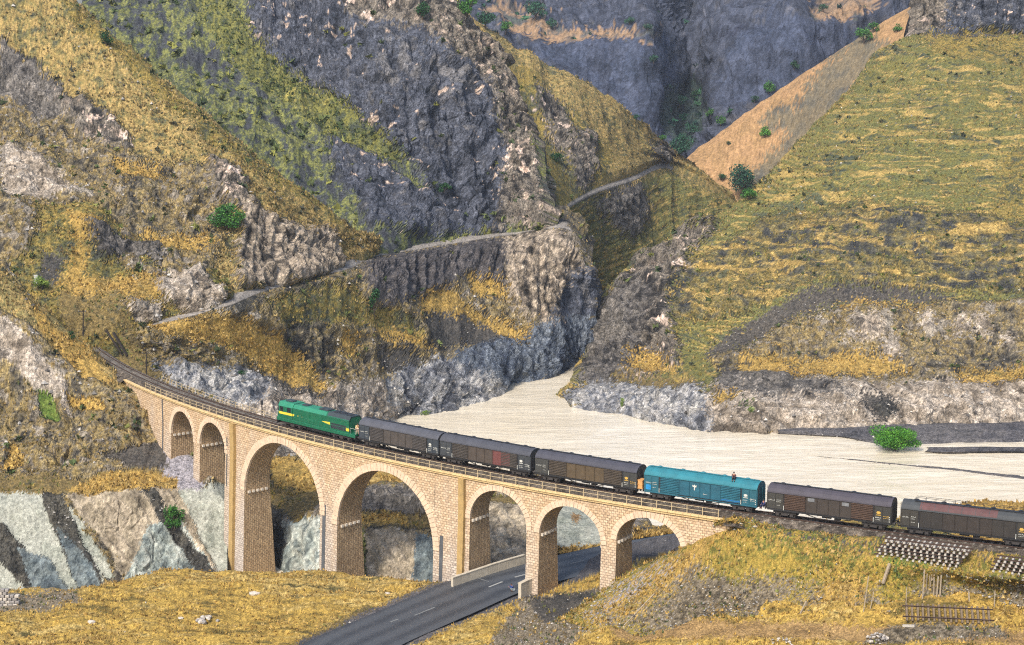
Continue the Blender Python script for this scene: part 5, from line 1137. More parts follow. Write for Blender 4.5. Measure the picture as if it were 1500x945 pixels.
def person(label, top, trousers, J):
    "J: joints in metres, facing +x, left is +y"
    t = empty('person', label=label, cat='person')
    V, E, R = [], [], []
    def add(p, r_, par=None):
        V.append(Vector(p)); R.append(r_); 
        if par is not None: E.append((par, len(V) - 1))
        return len(V) - 1
    pel = add(J['pelvis'], (.15, .12)); ch = add(J['chest'], (.17, .12), pel); nk = add(J['neck'], (.055, .055), ch)
    hd0 = add(Vector(J['head']) + Vector((0, 0, -.06)), (.075, .085), nk); hd = add(J['head'], (.085, .10), hd0); add(Vector(J['head']) + Vector((0, 0, .09)), (.06, .07), hd); 
    add(Vector(J['head']) + Vector((.115, 0, -.01)), (.018, .018), hd)
    for s_, sy in (('l', 1), ('r', -1)):
        sh = add(J['sh' + s_], .068, ch); el = add(J['el' + s_], .048, sh); wr = add(J['wr' + s_], .032, el)
        dv = (Vector(J['wr' + s_]) - Vector(J['el' + s_])).normalized(); sd_ = dv.cross(Vector((0, 0, 1))).normalized() if abs(dv.z) < .95 else Vector((0, 1, 0))
        pm = add(Vector(J['wr' + s_]) + dv * .075, (.038, .018), wr)
        for k, ln in enumerate((.070, .080, .075, .058)):
            b0 = V[pm] + sd_ * (.028 - .019 * k) + dv * .02; f1_ = add(b0, .0095, pm); f2_ = add(b0 + dv * ln * .55 + Vector((0, 0, -.008)), .0085, f1_); add(b0 + dv * ln * .95 + Vector((0, 0, -.03)), .007, f2_)
        th_ = add(Vector(J['wr' + s_]) + dv * .035 + sd_ * .042, .011, wr); add(V[th_] + dv * .04 + sd_ * .014, .009, th_)
        hp = add(J['hp' + s_], .095, pel); kn = add(J['kn' + s_], .062, hp); an = add(J['an' + s_], .042, kn); add(Vector(J['an' + s_]) + Vector((.16, 0, -.05)), .035, an)
    link('body', skin_mesh('body', V, E, R, 0, M_SKIN), t)
    # clothes follow the limbs
    def cloth(name, chains, mat):
        V2, E2, R2 = [], [], []; idx = {}
        for c in chains:
            prev = None
            for key, p, r_ in c:
                if key not in idx: idx[key] = len(V2); V2.append(Vector(p)); R2.append(r_)
                if prev is not None and (prev, idx[key]) not in E2: E2.append((prev, idx[key]))
                prev = idx[key]
        link(name, skin_mesh(name, V2, E2, R2, 0, mat), t)
    cloth('shirt', [[('p', J['pelvis'], (.175, .145)), ('c', J['chest'], (.195, .145)), ('n', Vector(J['neck']) - Vector((0, 0, .03)), (.075, .07))]] +
          [[('c', J['chest'], .19), ('s' + s_, J['sh' + s_], .085), ('e' + s_, J['el' + s_], .065), ('w' + s_, Vector(J['wr' + s_]) * .9 + Vector(J['el' + s_]) * .1, .045)] for s_ in 'lr'], top)
    cloth('trousers', [[('p', Vector(J['pelvis']) - Vector((0, 0, .02)), (.18, .15)), ('h' + s_, J['hp' + s_], .115), ('k' + s_, J['kn' + s_], .085), ('a' + s_, J['an' + s_], .065)] for s_ in 'lr'], trousers)
    mb = MB(); c = Vector(J['head'])
    for k in range(5):
        a = math.radians(-8 + 24 * k); mb.v += []
    rings = [(c + Vector((-.012, 0, z)), r_) for z, r_ in ((.0, .108), (.04, .112), (.085, .098), (.12, .06), (.135, .01))]
    mb.tube([p for p, _ in rings], [r_ for _, r_ in rings], 12); link('hair', mb.mesh('hair', M_HAIR, True), t)
    for sy in (-1, 1):
        e_ = MB(); e_.tube([c + Vector((.085, sy * .034, .015)), c + Vector((.096, sy * .034, .015))], .011, 8); e_.build('eye', M_BLACK, t)
        s_ = 'l' if sy > 0 else 'r'; p = Vector(J['an' + s_]); m_ = MB(); m_.box(p.x - .07, p.x + .21, p.y - .05, p.y + .05, p.z - .10, p.z - .01); m_.build('shoe', M_BLACK, t, bevel=.02)
        e_ = MB(); e_.tube([c + Vector((0, sy * .098, -.005)), c + Vector((0, sy * .118, 0))], [.032, .02], 8); e_.build('ear', M_SKIN, t)
    return t
SIT = dict(pelvis=(0, 0, .14), chest=(.05, 0, .50), neck=(.07, 0, .70), head=(.10, 0, .83), shl=(.06, .2, .62), shr=(.06, -.2, .62), ell=(.14, .27, .36), elr=(.14, -.27, .36), wrl=(.36, .16, .30), wrr=(.36, -.16, .30),
           hpl=(.06, .1, .12), hpr=(.06, -.1, .12), knl=(.46, .15, .30), knr=(.44, -.15, .26), anl=(.62, .15, -.10), anr=(.60, -.14, -.12))
STAND = dict(pelvis=(0, 0, .93), chest=(.01, 0, 1.27), neck=(.02, 0, 1.48), head=(.04, 0, 1.62), shl=(.01, .2, 1.40), shr=(.01, -.2, 1.40), ell=(.0, .27, 1.12), elr=(.03, -.27, 1.12), wrl=(.10, .27, .88), wrr=(.2, -.24, .95),
             hpl=(.0, .1, .90), hpr=(.0, -.1, .90), knl=(.03, .11, .50), knr=(.0, -.11, .50), anl=(-.02, .12, .09), anr=(-.02, -.12, .09))
clothm = lambda n, c: worn(n, c, .9, .15, 4.0, .2)
db = trk_dir(mid[4]); ab = math.atan2(db[1], db[0])
p1 = person('person in dark clothes sitting on the roof of the blue wagon', clothm('maroon_shirt', (74,34,42)), clothm('black_trousers', (26,26,30)), SIT)
p1.location = trk(s_at(1077, 0, 4.3), .45, 4.24); p1.rotation_euler = (0, 0, ab - math.radians(75))
p2 = person('person in blue sitting between the blue wagon and the dark brown wagon', clothm('navy_shirt', (58,64,112)), clothm('navy_trousers', (48,52,84)), SIT)
p2.location = trk(CPL[5] + .1, .75, 1.15); p2.rotation_euler = (0, 0, ab - math.radians(110))
p3 = person('person in pale clothes standing on the rear platform of the green locomotive', clothm('cream_shirt', (226,196,146)), clothm('pale_trousers', (214,184,160)), STAND)
p3.location = trk(CPL[1] - .85, .95, 1.52); p3.rotation_euler = (0, 0, ab - math.radians(60))

# ------------------------------------------------------------------ trees and bushes
def leaf_mat(name):
    m, nt, b = new_mat(name)
    a = nd(nt, 'ShaderNodeVertexColor', _layer_name='col'); nt.links.new(a.outputs[0], b.inputs['Base Color']); b.inputs['Roughness'].default_value = .7
    b.inputs['Specular IOR Level'].default_value = .25
    return m
M_LEAF = leaf_mat('foliage'); M_BARK = worn('bark', (92,76,60), .95, .25, 3.0, .4)
def tree(px, py, wpx, hpx, label, tone, name='bush', cat='bush', sheet_=None, n=700, group=None, at_Y=None):
    "px, py: foot in the photo; wpx, hpx: size in the photo"
    base = spot(px, py, sheet_) if at_Y is None else at(px, py, at_Y)
    k = base[1] / FPX * 1.02; w_, h_ = wpx * k, hpx * k
    r = np.random.default_rng(int(px * 7 + py))
    t = empty(name, tuple(base - np.array([0, 0, .25])), label=label, cat=cat, group=group)
    mb = MB(); th = h_ * (.45 if name == 'tree' else .3); mb.tube([(0, 0, -.3), (.03 * w_, 0, th * .5), (-.02 * w_, .02 * w_, th), (.02 * w_, 0, h_ * .72)], [max(.05, .035 * h_), .03 * h_ + .02, .022 * h_ + .01, .01 * h_], 7)
    for q in range(5):
        a = q * 1.26 + .4; mb.tube([(0, 0, th * .55), (.22 * w_ * math.cos(a), .22 * w_ * math.sin(a), th * .55 + .2 * h_), (.36 * w_ * math.cos(a), .36 * w_ * math.sin(a), th * .6 + .38 * h_)], [.018 * h_ + .01, .012 * h_, .006 * h_], 5)
    mb.build('trunk', M_BARK, t)
    nb = 14 if n > 500 else 9; n = int(n * 2.6); C = []
    for q in range(nb):
        a = q * 2.4 + r.uniform(0, .6); rr = math.sqrt((q + .3) / nb) * .34
        zc = r.uniform(.30 if name == 'tree' else .22, .76) if q else .70
        C.append((rr * w_ * math.cos(a), rr * w_ * math.sin(a), zc * h_ * (1 - .25 * rr), r.uniform(.15, .25) * w_, r.uniform(.15, .24) * h_))
    C = np.array(C); which = r.integers(0, nb, n); c = C[which]
    d = r.standard_normal((n, 3)); d /= np.linalg.norm(d, axis=1)[:, None]; rad = r.uniform(.25, 1.08, n) ** .5
    P = c[:, :3] + d * rad[:, None] * np.stack([c[:, 3], c[:, 3], c[:, 4]], 1); P[:, 2] = np.maximum(P[:, 2], .12 * h_)
    s = (w_ * h_) ** .5 * r.uniform(.026, .055, n) * (700 / n) ** .33
    u = d + .9 * r.standard_normal((n, 3)); u /= np.linalg.norm(u, axis=1)[:, None]; v = np.cross(u, r.standard_normal((n, 3))); v /= np.linalg.norm(v, axis=1)[:, None]; x = np.cross(u, v)
    V_ = np.stack([P - v * s[:, None], P + x * s[:, None] * .7, P + v * s[:, None], P - x * s[:, None] * .7], 1).reshape(-1, 3)
    T = np.array([lin(q) for q in tone]); g = np.clip(.5 + .55 * (C[which, 2] / h_ - .5) * 0 + .35 * r.standard_normal(n) + (which % 3 - 1) * .18, 0, .999) * (len(T) - 1); i0 = g.astype(int); f = (g - i0)[:, None]
    cc = np.repeat((T[i0] * (1 - f) + T[i0 + 1] * f) * .7, 4, 0)
    link('crown', mesh_np('crown', V_, np.arange(4 * n).reshape(-1, 4), M_LEAF, cc, smooth=False), t)
    return t
DG = [(24,52,34),(40,82,44),(60,108,54)]; MG = [(34,74,34),(62,116,44),(96,150,58)]; BG = [(40,92,26),(78,142,38),(120,180,66)]; BLG = [(28,60,48),(46,90,66),(70,116,82)]; YG = [(80,110,40),(120,150,56),(160,180,84)]
tree(1310, 659, 78, 44, 'large bright green bush at the edge of the river on the gravel bar', BG, n=3200, at_Y=float(atz(1310, 659, WZ + .3)[1]))
tree(255, 774, 34, 44, 'dark green bush on the pale rock left of the tall pier', MG, n=900, sheet_='rocky_slope')
tree(334, 332, 58, 42, 'wide dark green bush in the gully of the ochre hillside', MG, n=1100)
tree(156, 64, 22, 28, 'small green bush alone high on the ochre slope at upper left', DG, n=450)
tree(60, 424, 26, 24, 'light green bush beside the white marker post', YG, n=450)
tree(107, 492, 12, 16, 'small dark bush beside the left pole', DG, n=250)
tree(650, 281, 26, 16, 'dark green shrub at the foot of the big grey cliff', DG, n=400)
tree(552, 456, 20, 46, 'tall dark green shrub clinging to the cliff under the old road', DG, n=500)
tree(820, 234, 26, 16, 'green shrub halfway down the spur behind the gorge', DG, n=350)
tree(908, 590, 8, 16, 'slim light green bush on the right bank of the river', YG, n=200)
tree(622, 607, 16, 9, 'low light green bush at the waterline below the pale rocks', YG, n=220)
tree(358, 546, 16, 10, 'low dark bush under the edge of the golden strip', DG, n=220)
tree(1099, 598, 12, 11, 'small light green bush on the pale rocks of the right bank', YG, n=200)
V_TREES = [(1086,285,44,56,BLG,'tallest dark green tree in the hollow below the brown slope',900),(1094,288,30,22,MG,'bright low tree under the tallest tree of the hollow',400),(1054,262,16,14,DG,'small dark tree at the left end of the hollow',250),
  (1000,226,42,36,BLG,'broad dark tree at the mouth of the far ravine',800),(1120,199,22,20,BG,'lone bright green tree on the brown slope',400),(1065,208,8,8,DG,'tiny dark bush on the brown slope',150),
  (617,24,28,30,DG,'dark tree on top of the big grey cliff',450),(690,24,34,34,MG,'left tree of the row above the spur crest',450),(714,38,34,30,BLG,'bluish tree in the row above the spur crest',450),(740,48,22,20,MG,'right tree of the row above the spur crest',350),
  (781,26,40,32,BLG,'wide tree on the pale ledge of the far mountain',450),(810,40,20,18,BLG,'small tree under the wide tree on the far ledge',250),(1262,60,30,26,MG,'pair of green bushes near the top of the brown slope',400),(1280,42,20,18,MG,'upper green bush on the crest of the brown slope',300),
  (1314,42,18,15,MG,'green bush beside the path at the top of the brown slope',250),(1165,100,18,16,DG,'bush on the edge of the brown slope under the slab',250),(1127,134,24,22,MG,'large bush on the lower edge of the brown slope',350),(1107,146,14,13,DG,'lower bush on the edge of the brown slope',200),
  (1050,182,20,18,MG,'green tree at the foot of the right slab',300),(1035,170,16,16,MG,'tree in the ravine left of the right slab',250),(1012,192,26,16,BLG,'low trees above the broad dark tree of the ravine',300),(960,92,16,14,BLG,'bush halfway up the left slab',200),
  (918,34,20,14,BLG,'bush on the ledge above the left slab',200),(948,40,16,12,BLG,'right bush on the ledge above the left slab',200),(975,205,14,12,MG,'bush at the foot of the left slab',200),(935,172,16,10,BLG,'bush on the lower left slab',180),(1205,12,18,14,BLG,'bush on the far crest right of the right slab',180),(1000,160,24,22,BLG,'dense tree inside the shaded ravine',300),(1018,140,18,16,DG,'higher tree inside the shaded ravine',250)]
for (x, y, w_, h_, tn, lab, n_) in V_TREES:
    tree(x, y, w_, h_, lab, tn, 'tree', 'tree', n=n_)

# ------------------------------------------------------------------ poles, walls, stakes and the track panels
M_WOOD = worn('weathered_timber', (160,144,120), .9, .25, 3.0, .3); M_POLE = worn('dark_pole', (58,50,44), .9, .2, 3.0, .2); M_CONC = worn('weathered_concrete', (196,184,162), .9, .18, 1.2, .3, dirt=(118,106,86))
def pole(px, y0, y1, label, arms=1, sheet_=None, at_Y=None, lean=0):
    b0 = spot(px, y1, sheet_) if at_Y is None else at(px, y1, at_Y); top = at(px + lean, y0, float(b0[1])); H = top[2] - b0[2]
    t = empty('utility_pole', tuple(b0), label=label, cat='pole'); mb = MB(); mb.tube([(0, 0, -.4), (top[0] - b0[0], 0, H)], [.15, .10], 8); mb.build('mast', M_POLE, t)
    for k in range(arms):
        z = H - .35 - .7 * k; m_ = MB(); m_.box(-.85, .85, -.06, .06, z - .06, z + .06); c = m_.build('crossarm', M_POLE, t)
        for x in (-.7, .7): i_ = MB(); i_.tube([(x, 0, z + .05), (x, 0, z + .24)], [.05, .035], 6); i_.build('insulator', M_WHITE, c)
    return t
pole(122, 454, 490, 'dark pole left of the railway where it leaves the cutting', 1)
pole(214.5, 515, 546, 'dark pole behind the railway at the left end of the viaduct', 1, at_Y=338)
pole(426.5, 660, 718, 'dark pole on the golden bank seen through the first tall arch', 2, at_Y=312, lean=-1.5)
b0 = trk(s_at(384, -2.9, -.8), -2.9, -.9); t = empty('signal_post', tuple(b0), label='short dark post beside the track ahead of the locomotive', cat='post')
mb = MB(); mb.tube([(0, 0, 0), (0, 0, 2.6)], .10, 8); mb.build('mast', M_POLE, t); mb = MB(); mb.box(-.22, .22, -.16, .16, 2.0, 2.7); mb.build('signal_head', M_BLACK, t)
# two dark beams down the grass slope, marker post
for (a, b2, lab) in (((155, 484), (180, 521), 'left of two dark timber beams lying down the grass slope'), ((166, 488), (186, 522), 'right of two dark timber beams lying down the grass slope')):
    P0, P1 = spot(*a), spot(*b2); P0 = at(a[0], a[1], P0[1]) ; P1 = at(b2[0], b2[1], P1[1]); mb = MB(); mb.bar(tuple(P0 - P0 + (0, 0, .15)), tuple(P1 - P0 + (0, 0, .15)), .5, .35); o = mb.build('timber_beam', M_POLE); o.location = P0; tag(o, lab, 'beam')
P0 = spot(53, 414); mb = MB(); mb.box(-.35, .35, -.25, .25, -.3, 1.6); mb.box(-.42, .42, -.32, .32, 1.6, 1.72); o = mb.build('marker_post', M_WHITE); o.location = P0; tag(o, 'white marker post beside the light green bush at far left', 'marker post')
# guard walls by the road
def guard_wall(pts, h, th, label, n_panel):
    P = [atz(x, y, RZ - .1) for x, y in pts]; t = empty('guard_wall', tuple(P[0]), label=label, cat='wall'); o0 = P[0]
    L = [0.0]
    for a, b2 in zip(P[:-1], P[1:]): L.append(L[-1] + float(np.linalg.norm(b2 - a)))
    q = np.linspace(0, L[-1], n_panel + 1); X = np.stack([np.interp(q, L, [p[i] for p in P]) for i in range(3)], 1)
    for a, b2 in zip(X[:-1], X[1:]):
        d = (b2 - a) / np.linalg.norm(b2 - a); nn = np.array([-d[1], d[0], 0]) * th / 2; a2, b3 = a + d * .015, b2 - d * .015
        mb = MB(); hh = h + random.uniform(-.03, .03)
        mb.hexa([a2 - nn - o0 - (0, 0, .6), b3 - nn - o0 - (0, 0, .6), b3 + nn - o0 - (0, 0, .6), a2 + nn - o0 - (0, 0, .6), a2 - nn - o0 + (0, 0, hh), b3 - nn - o0 + (0, 0, hh), b3 + nn - o0 + (0, 0, hh), a2 + nn - o0 + (0, 0, hh)]); mb.build('wall_panel', M_CONC, t, bevel=.03)
        mb = MB(); n2 = nn * 1.25; mb.hexa([p - o0 + (0, 0, z) for z in (hh, hh + .10) for p in (a2 - n2, b3 - n2, b3 + n2, a2 + n2)]); mb.build('coping', M_CONC, t)
    return t
guard_wall([(662, 861), (690, 851), (730, 838), (768, 826.5)], 1.45, .4, 'long pale concrete wall along the far side of the road left of the piers', 8)
guard_wall([(761, 875), (772, 869.5), (786, 864)], 2.0, .5, 'short pale concrete wall beside the road at the foot of the pier', 2)
p4 = person('person in blue squatting at the roadside beside the short concrete wall', clothm('blue_shirt', (36,70,140)), clothm('grey_trousers', (150,158,160)),
            dict(pelvis=(0, 0, .28), chest=(.16, 0, .62), neck=(.22, 0, .80), head=(.28, 0, .93), shl=(.17, .2, .73), shr=(.17, -.2, .73), ell=(.36, .24, .55), elr=(.36, -.24, .55), wrl=(.54, .12, .62), wrr=(.54, -.12, .62),
                 hpl=(.0, .11, .27), hpr=(.0, -.11, .27), knl=(.42, .17, .52), knr=(.42, -.17, .50), anl=(.16, .16, .10), anr=(.16, -.16, .10)))
p4.location = atz(752, 866, RZ + .03); p4.rotation_euler = (0, 0, math.radians(200)); p4.scale = (1.12,) * 3
# stones in walls and piles
def stone_mesh(r, s, mat, nm='stone'):
    V_ = []; F_ = []
    bm = bmesh.new(); bmesh.ops.create_icosphere(bm, subdivisions=1, radius=1)
    for v in bm.verts: v.co = Vector((v.co.x * s[0], v.co.y * s[1], v.co.z * s[2])) * r.uniform(.72, 1.15)
    me = bpy.data.meshes.new(nm); bm.to_mesh(me); bm.free(); me.materials.append(mat); return me
M_PALEST = worn('pale_stone', (196,186,172), .95, .2, 2.0, .4, dirt=(120,112,100)); M_GREYST = worn('grey_stone', (150,144,138), .95, .25, 2.0, .4, dirt=(84,80,76))
rr = random.Random(5)
def pile(px, py, wpx, label, n, cat='rock pile', name='rock_pile', mat=None, sheet_=None, flat_=.35, smax=.45):
    b0 = spot(px, py, sheet_); t = empty(name, tuple(b0), label=label, cat=cat); R_ = wpx * b0[1] / FPX / 2
    for k in range(n):
        a = rr.uniform(0, 6.28); q = math.sqrt(rr.random()); s = rr.uniform(.3, 1) * smax
        me = stone_mesh(rr, (s, s * rr.uniform(.7, 1.1), s * rr.uniform(.5, .9)), mat or rr.choice((M_PALEST, M_GREYST))); o = link('stone', me, t); o.location = (R_ * q * math.cos(a), R_ * q * math.sin(a), (1 - q) * R_ * flat_ + s * .25); o.rotation_euler = (rr.uniform(-.4, .4), rr.uniform(-.4, .4), rr.uniform(0, 6))
    return t
pile(305, 908, 34, 'small heap of pale rocks on the golden meadow', 16, sheet_='meadow', smax=.55)
pile(1287, 936, 40, 'heap of pale rubble at the bottom edge below the embankment', 60, sheet_='meadow', smax=.30, flat_=.5)
pile(1150, 940, 40, 'scatter of grey stones in the grass left of the rubble heap', 22, sheet_='meadow', smax=.25, flat_=.15)
for (x, y, lab, s) in ((265, 905, 'white boulder alone in the golden meadow left of the rock heap', .5), (134, 910, 'pale boulder in the golden meadow at lower left', .6), (372, 866, 'flat grey slab in the meadow below the first tall arch', .9), (568, 868, 'pale stone at the right end of the meadow near the road', .5)):
    o = link('boulder', stone_mesh(rr, (s, s * .7, s * .5), M_PALEST)); o.location = spot(x, y, 'meadow'); tag(o, lab, 'boulder')
# ruined wall at far left
b0 = spot(12, 880, 'meadow'); t = empty('ruined_wall', tuple(b0 + np.array([0, 0, -.2])), label='ruined wall of pale stone blocks at the lower left edge', cat='wall')
for row in range(6):
    for k in range(5):
        if row > 3 and k > 2: continue
        mb = MB(); w_ = rr.uniform(.5, .62); x = -1.9 + k * .66 + (row % 2) * .3; mb.box(x, x + w_, -.35 + rr.uniform(-.05, .05), .35, row * .42, row * .42 + .38); mb.build('stone', rr.choice((M_PALEST, M_GREYST)), t, bevel=.05)
# track panels: two rails on concrete sleepers
M_SLW = worn('pale_sleeper', (182,175,163), .9, .15, 2.0, .3, dirt=(140,132,120))
def panel_meshes(L):
    mb = MB()
    for y in (-.75, .75): mb.box(-L / 2, L / 2, y - .065, y + .065, .22, .245); mb.box(-L / 2, L / 2, y - .02, y + .02, .24, .35); mb.box(-L / 2, L / 2, y - .037, y + .037, .35, .39)
    r_ = mb.mesh('rail', M_RAIL)
    mb = MB(); prof = [(-.15, 0), (.15, 0), (.105, .22), (-.105, .22)]
    mb.add([(x, y, z) for y in (-1.2, 1.2) for x, z in prof], [(0, 1, 2, 3), (7, 6, 5, 4), (0, 4, 5, 1), (1, 5, 6, 2), (2, 6, 7, 3), (3, 7, 4, 0)])
    return r_, mb.mesh('sleeper', M_SLW)
RM, SM_ = panel_meshes(10.6)
ME_RAIL1 = None
mb = MB(); mb.box(-5.3, 5.3, -.065, .065, .22, .245); mb.box(-5.3, 5.3, -.02, .02, .24, .35); mb.box(-5.3, 5.3, -.037, .037, .35, .39); ME_RAIL1 = mb.mesh('rail', M_RAIL)
M_SLT = worn('old_sleeper', (116,100,80), .95, .25, 2.0, .4)
SM_T = SM_.copy(); SM_T.materials[0] = M_SLT
def track_panel(loc_, rz, label, n=14, sp=.74, jit=0.0, group='stacked track panels beside the train', cat='track panel', name='track_panel', sm=None, tilt=0.0):
    t = empty(name, tuple(loc_), rz, label=label, cat=cat, group=group); t.rotation_euler = (tilt, 0, rz)
    for y in (-.75, .75): o = link('rail', ME_RAIL1, t); o.location = (0, y, 0)
    for k in range(n): o = link('sleeper', sm or SM_, t); o.location = ((k - (n - 1) / 2) * sp + rr.uniform(-.03, .03), rr.uniform(-.05, .05), 0); o.rotation_euler = (0, 0, rr.uniform(-.02, .02))
    return t
def stack(pxc, off, z0, nlay, step_back, labels, shift):
    s = s_at(pxc, off, z0); d = trk_dir(s); rz = math.atan2(d[1], d[0]); base = trk(s, off, z0)
    nn = np.array([d[1], -d[0], 0]); dd = np.array([d[0], d[1], 0])
    for k in range(nlay): track_panel(base - nn * step_back * k + np.array([0, 0, .405 * k]) + dd * (shift[k % len(shift)]), rz + rr.uniform(-.012, .012), labels[k])
ordn = ['lowest', 'second lowest', 'third from the ground', 'middle', 'third from the top', 'second from the top', 'topmost']
stack(1344, 5.6, -2.15, 7, .05, ['%s track panel of the left stack in front of the last wagon' % q for q in ordn], [-.1, .05, .3, .2, .9, 1.2, 1.0])
ord2 = ['lowest', 'second lowest', 'middle', 'fourth', 'topmost']
stack(1515, 5.6, -2.15, 5, .05, ['%s track panel of the right stack at the picture edge' % q for q in ord2], [0, .15, .3, .5, .7])
P0 = spot(1390, 912, 'meadow'); track_panel(P0 + np.array([0, 0.9, .75]), math.radians(-8), 'rusty track panel lying alone on the ground below the embankment', 16, .64, name='track_panel', group='loose track panels', sm=SM_T, tilt=math.radians(38))
mb = MB(); P0 = spot(1322, 917, 'meadow'); P1 = spot(1340, 919, 'meadow'); mb.bar((0, 0, .15), tuple(P1 - P0 + (0, 0, .15)), .3, .25); o = mb.build('concrete_sleeper', M_SLW); o.location = P0; tag(o, 'pale loose sleeper lying left of the fallen track panel', 'sleeper')
# stakes
GL_ = 'wooden stakes on the embankment'
STK = [(1293,852,1302,827,.30,'broad grey plank leaning on the embankment left of the stake cluster'),(1264,898,1271,847,.13,'long thin stake left of the leaning plank'),(1350,879,1353,837,.18,'longest stake, left edge of the cluster on the embankment'),
  (1356,863,1357,840,.14,'short stake right beside the longest stake of the cluster'),(1361,856,1360,832,.14,'stake just left of the tallest straight stake of the cluster'),(1364,848,1363,822,.14,'tallest straight stake at the top of the cluster'),(1367,870,1367,847,.14,'lowest middle stake under the tallest straight stake of the cluster'),
  (1367,847,1374,822,.12,'stake leaning to the right at the top of the cluster'),(1371.5,872,1373,846,.18,'left of the paired thick stakes at the right of the cluster'),(1376,870,1377.5,844,.18,'right of the paired thick stakes at the right of the cluster'),
  (1419,892,1417.5,867,.18,'single stake above the right part of the fallen track panel'),(1455,891,1456,867,.14,'single stake right of the fallen track panel'),(1326,884,1327,862,.10,'short faint stake between the plank and the cluster'),(1168,905,1180,882,.16,'pale stick leaning low on the gravel of the embankment'),(1275,890,1279,868,.08,'short thin stick beside the long thin stake')]
for (x0, y0, x1, y1, w_, lab) in STK:
    P0 = spot(x0, y0, 'embankment', 8); P1 = at(x1, y1, float(P0[1]) + .5); mb = MB(); mb.bar(tuple((P1 - P0) * -.15 + np.array([0, -.35, .15])), tuple((P1 - P0) * 1.05 + np.array([0, -.35, .15])), w_ * 1.15, w_ * .8)
    o = mb.build('stake', M_WOOD); o.location = P0; tag(o, lab, 'stake', GL_)
P0, P1 = spot(914, 918, 'embankment'), spot(958, 872, 'embankment'); mb = MB(); mb.bar((0, 0, .1), tuple(P1 - P0 + (0, 0, .15)), .16, .12); o = mb.build('stick', M_WOOD); o.location = P0; tag(o, 'pale pole lying on the golden flank of the embankment near the last pier', 'pole')

# ------------------------------------------------------------------ tufts, scrub and loose stones (beyond counting)
M_TUFT = leaf_mat('dry_grass')
def scatter(name, keys, spec, nmax, kind_='tuft', label=None):
    "spec: class -> (weight, size m, colours)"
    Vs, Cs = [], []
    for key in keys:
        S = SHEETS[key]; pix = S['pix']; P = S['P']; vis = (pix[:, 0] > -30) & (pix[:, 0] < 1530) & (pix[:, 1] > -30) & (pix[:, 1] < 975)
        for c, (wgt, size, tone) in spec.items():
            idx = np.nonzero(vis & (S['cls'] == c))[0]
            if not len(idx): continue
            pat = np.clip(.5 + 1.4 * fbm(P[idx] * .12, 3, 77), .05, 1.5)
            idx = idx[rng.random(len(idx)) < wgt * pat]
            p = P[idx] + rng.standard_normal((len(idx), 3)) * np.array([.3, .3, 0]); n = len(p); s = size * rng.uniform(.5, 1.4, n)[:, None]
            T = np.array([lin(q) for q in tone]); col = T[rng.integers(0, len(T), n)] * rng.uniform(.7, 1.2, (n, 1)) * .85
            if kind_ == 'tuft':
                for k in range(3):
                    a = rng.uniform(0, 6.28, n); dx = np.stack([np.cos(a), np.sin(a), 0 * a], 1) * s * .35; le = np.stack([rng.uniform(-.5, .5, n), rng.uniform(-.5, .5, n), rng.uniform(.6, 1.1, n)], 1) * s
                    b0 = p + rng.standard_normal((n, 3)) * np.array([.18, .18, 0]) * s - np.array([0, 0, .05]); Vs.append(np.stack([b0 - dx, b0 + dx, b0 + le], 1).reshape(-1, 3)); Cs.append(np.repeat(col, 3, 0))
            elif kind_ == 'scrub':
                for k in range(9):
                    d = rng.standard_normal((n, 3)); d /= np.linalg.norm(d, axis=1)[:, None]; b0 = p + d * s * .42 * np.array([1, 1, .7]) + np.array([0, 0, .3]) * s; u = rng.standard_normal((n, 3)) * s * .30; v = rng.standard_normal((n, 3)) * s * .30
                    Vs.append(np.stack([b0 + u, b0 + v, b0 - u - v], 1).reshape(-1, 3)); Cs.append(np.repeat(col * rng.uniform(.7, 1.25, (n, 1)), 3, 0))
            else:
                o_ = np.array([(1, 0, 0), (0, 1, 0), (-1, 0, 0), (0, -1, 0), (0, 0, 1)], float); tri = np.array([(0, 1, 4), (1, 2, 4), (2, 3, 4), (3, 0, 4)])
                jit = rng.uniform(.55, 1.25, (n, 5, 1)); a = rng.uniform(0, 6.28, n); ca, sa = np.cos(a)[:, None], np.sin(a)[:, None]
                q = o_[None] * jit * s[:, :, None] * np.array([.6, .45, .5]); q = np.stack([q[..., 0] * ca - q[..., 1] * sa, q[..., 0] * sa + q[..., 1] * ca, q[..., 2]], -1) + p[:, None] - np.array([0, 0, .08])
                Vs.append(q[:, tri].reshape(-1, 3)); Cs.append(np.repeat(col, 12, 0))
    V_ = np.concatenate(Vs); C_ = np.concatenate(Cs)
    o = link(name, mesh_np(name, V_, np.arange(len(V_)).reshape(-1, 3), M_TUFT, np.clip(C_, .004, .8), smooth=False)); o['kind'] = 'stuff'
    if label: o['label'] = label
    return len(V_) // 3
KS = list(SHEETS)
def K_(pref): return [k for k in KS if k.rstrip('0123456789') == pref]
GOLDT = [(182,148,78),(154,124,66),(188,160,100),(128,104,58)]; OCH = [(152,130,82),(130,110,68),(166,144,94),(104,98,62)]; OLV = [(120,116,62),(98,102,56),(156,136,70)]; SCR = [(92,102,56),(74,88,48),(120,122,62),(60,72,44)]; STN = [(150,146,140),(112,108,102),(182,176,166),(84,80,76)]
nt_ = 0
nt_ += scatter('dry_grass', K_('meadow') + K_('embankment') + K_('bank'), {'mound': (.26, .32, GOLDT), 'embank': (.42, .34, GOLDT + OLV), 'gold': (.30, .40, GOLDT), 'olivedirt': (.12, .3, OLV), 'dirt': (.03, .3, GOLDT), 'green': (.4, .4, SCR), 'rubbly': (.10, .35, GOLDT + SCR), 'olive': (.2, .4, OLV), 'scree': (.10, .4, OLV)}, 0, label='dry golden grass tufts on the meadow and embankment')
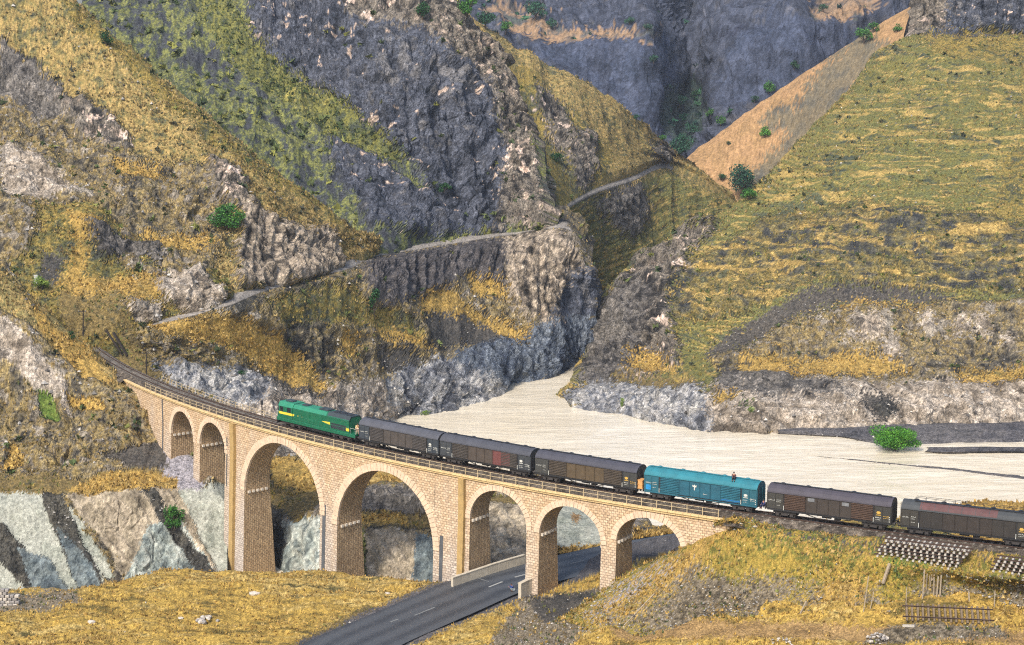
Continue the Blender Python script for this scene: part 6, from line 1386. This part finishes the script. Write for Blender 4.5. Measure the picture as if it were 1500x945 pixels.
nt_ += scatter('hill_grass', K_('hillside') + K_('knoll') + K_('river_bank') + K_('rocky_slope') + K_('far_bank') + K_('spur') + K_('mountain'), {'gold': (.40, .5, GOLDT), 'ochre': (.26, .6, OCH), 'olive': (.30, .55, OLV + OCH), 'contour': (.14, .6, OCH + OLV), 'contour2': (.12, .6, OLV), 'mixrock': (.09, .55, OCH), 'patch2': (.25, .7, SCR), 'olivedirt': (.1, .5, OLV), 'green': (.3, .5, SCR)}, 0, label='dry grass tufts on the valley hillsides')
nt_ += scatter('low_scrub', K_('hillside') + K_('knoll') + K_('river_bank') + K_('rocky_slope') + K_('spur') + K_('mountain'), {'patch': (.020, 1.3, SCR + [(150,150,76)]), 'patch2': (.014, 1.3, SCR), 'ochre': (.004, 1.0, [(72,74,60),(92,88,60)]), 'olive': (.006, 1.0, SCR), 'contour': (.004, .9, [(80,86,56),(66,72,54)]), 'contour2': (.006, .9, SCR), 'cliff': (.0018, 1.2, SCR), 'ridge': (.005, 1.2, SCR), 'mixrock': (.006, .9, SCR), 'far': (.004, 3.0, BLG), 'fargreen': (.03, 3.2, BLG), 'fartan': (.01, 2.5, BLG), 'columns': (.002, 1.0, SCR)}, 0, 'scrub', label='low scrub dotted over the slopes and cliffs')
nt_ += scatter('loose_stones', K_('embankment') + K_('meadow') + K_('rocky_slope') + K_('river_bank') + K_('hillside') + K_('knoll') + K_('far_bank') + K_('gravel_bar'), {'rubbly': (.30, .26, STN), 'scree': (.10, .4, STN), 'greyscree': (.2, .3, STN), 'ochre': (.008, .8, STN), 'pale': (.012, .9, STN), 'wash': (.012, .9, STN), 'mixrock': (.012, .8, STN), 'dark': (.05, .4, STN), 'gravel': (.02, .5, STN), 'contour': (.004, .7, STN), 'embank': (.01, .25, STN), 'mound': (.002, .3, STN)}, 0, 'stone', label='loose stones lying on scree, bank and slopes')
print('TRIS terrain', sum(S['tri'] for S in SHEETS.values()), 'scatter', nt_)

# ------------------------------------------------------------------ air
mb = MB(); mb.box(-950, 950, -150, 2550, -37.5, 215); m = bpy.data.materials.new('valley_air'); m.use_nodes = True; nt = m.node_tree; nt.nodes.clear()
pv = nt.nodes.new('ShaderNodeVolumePrincipled'); pv.inputs['Color'].default_value = (.80, .88, 1.0, 1); pv.inputs['Density'].default_value = .00008; pv.inputs['Anisotropy'].default_value = .2
ou = nt.nodes.new('ShaderNodeOutputMaterial'); nt.links.new(pv.outputs[0], ou.inputs['Volume'])
haze = mb.build('haze', m); tag(haze, kind='stuff')
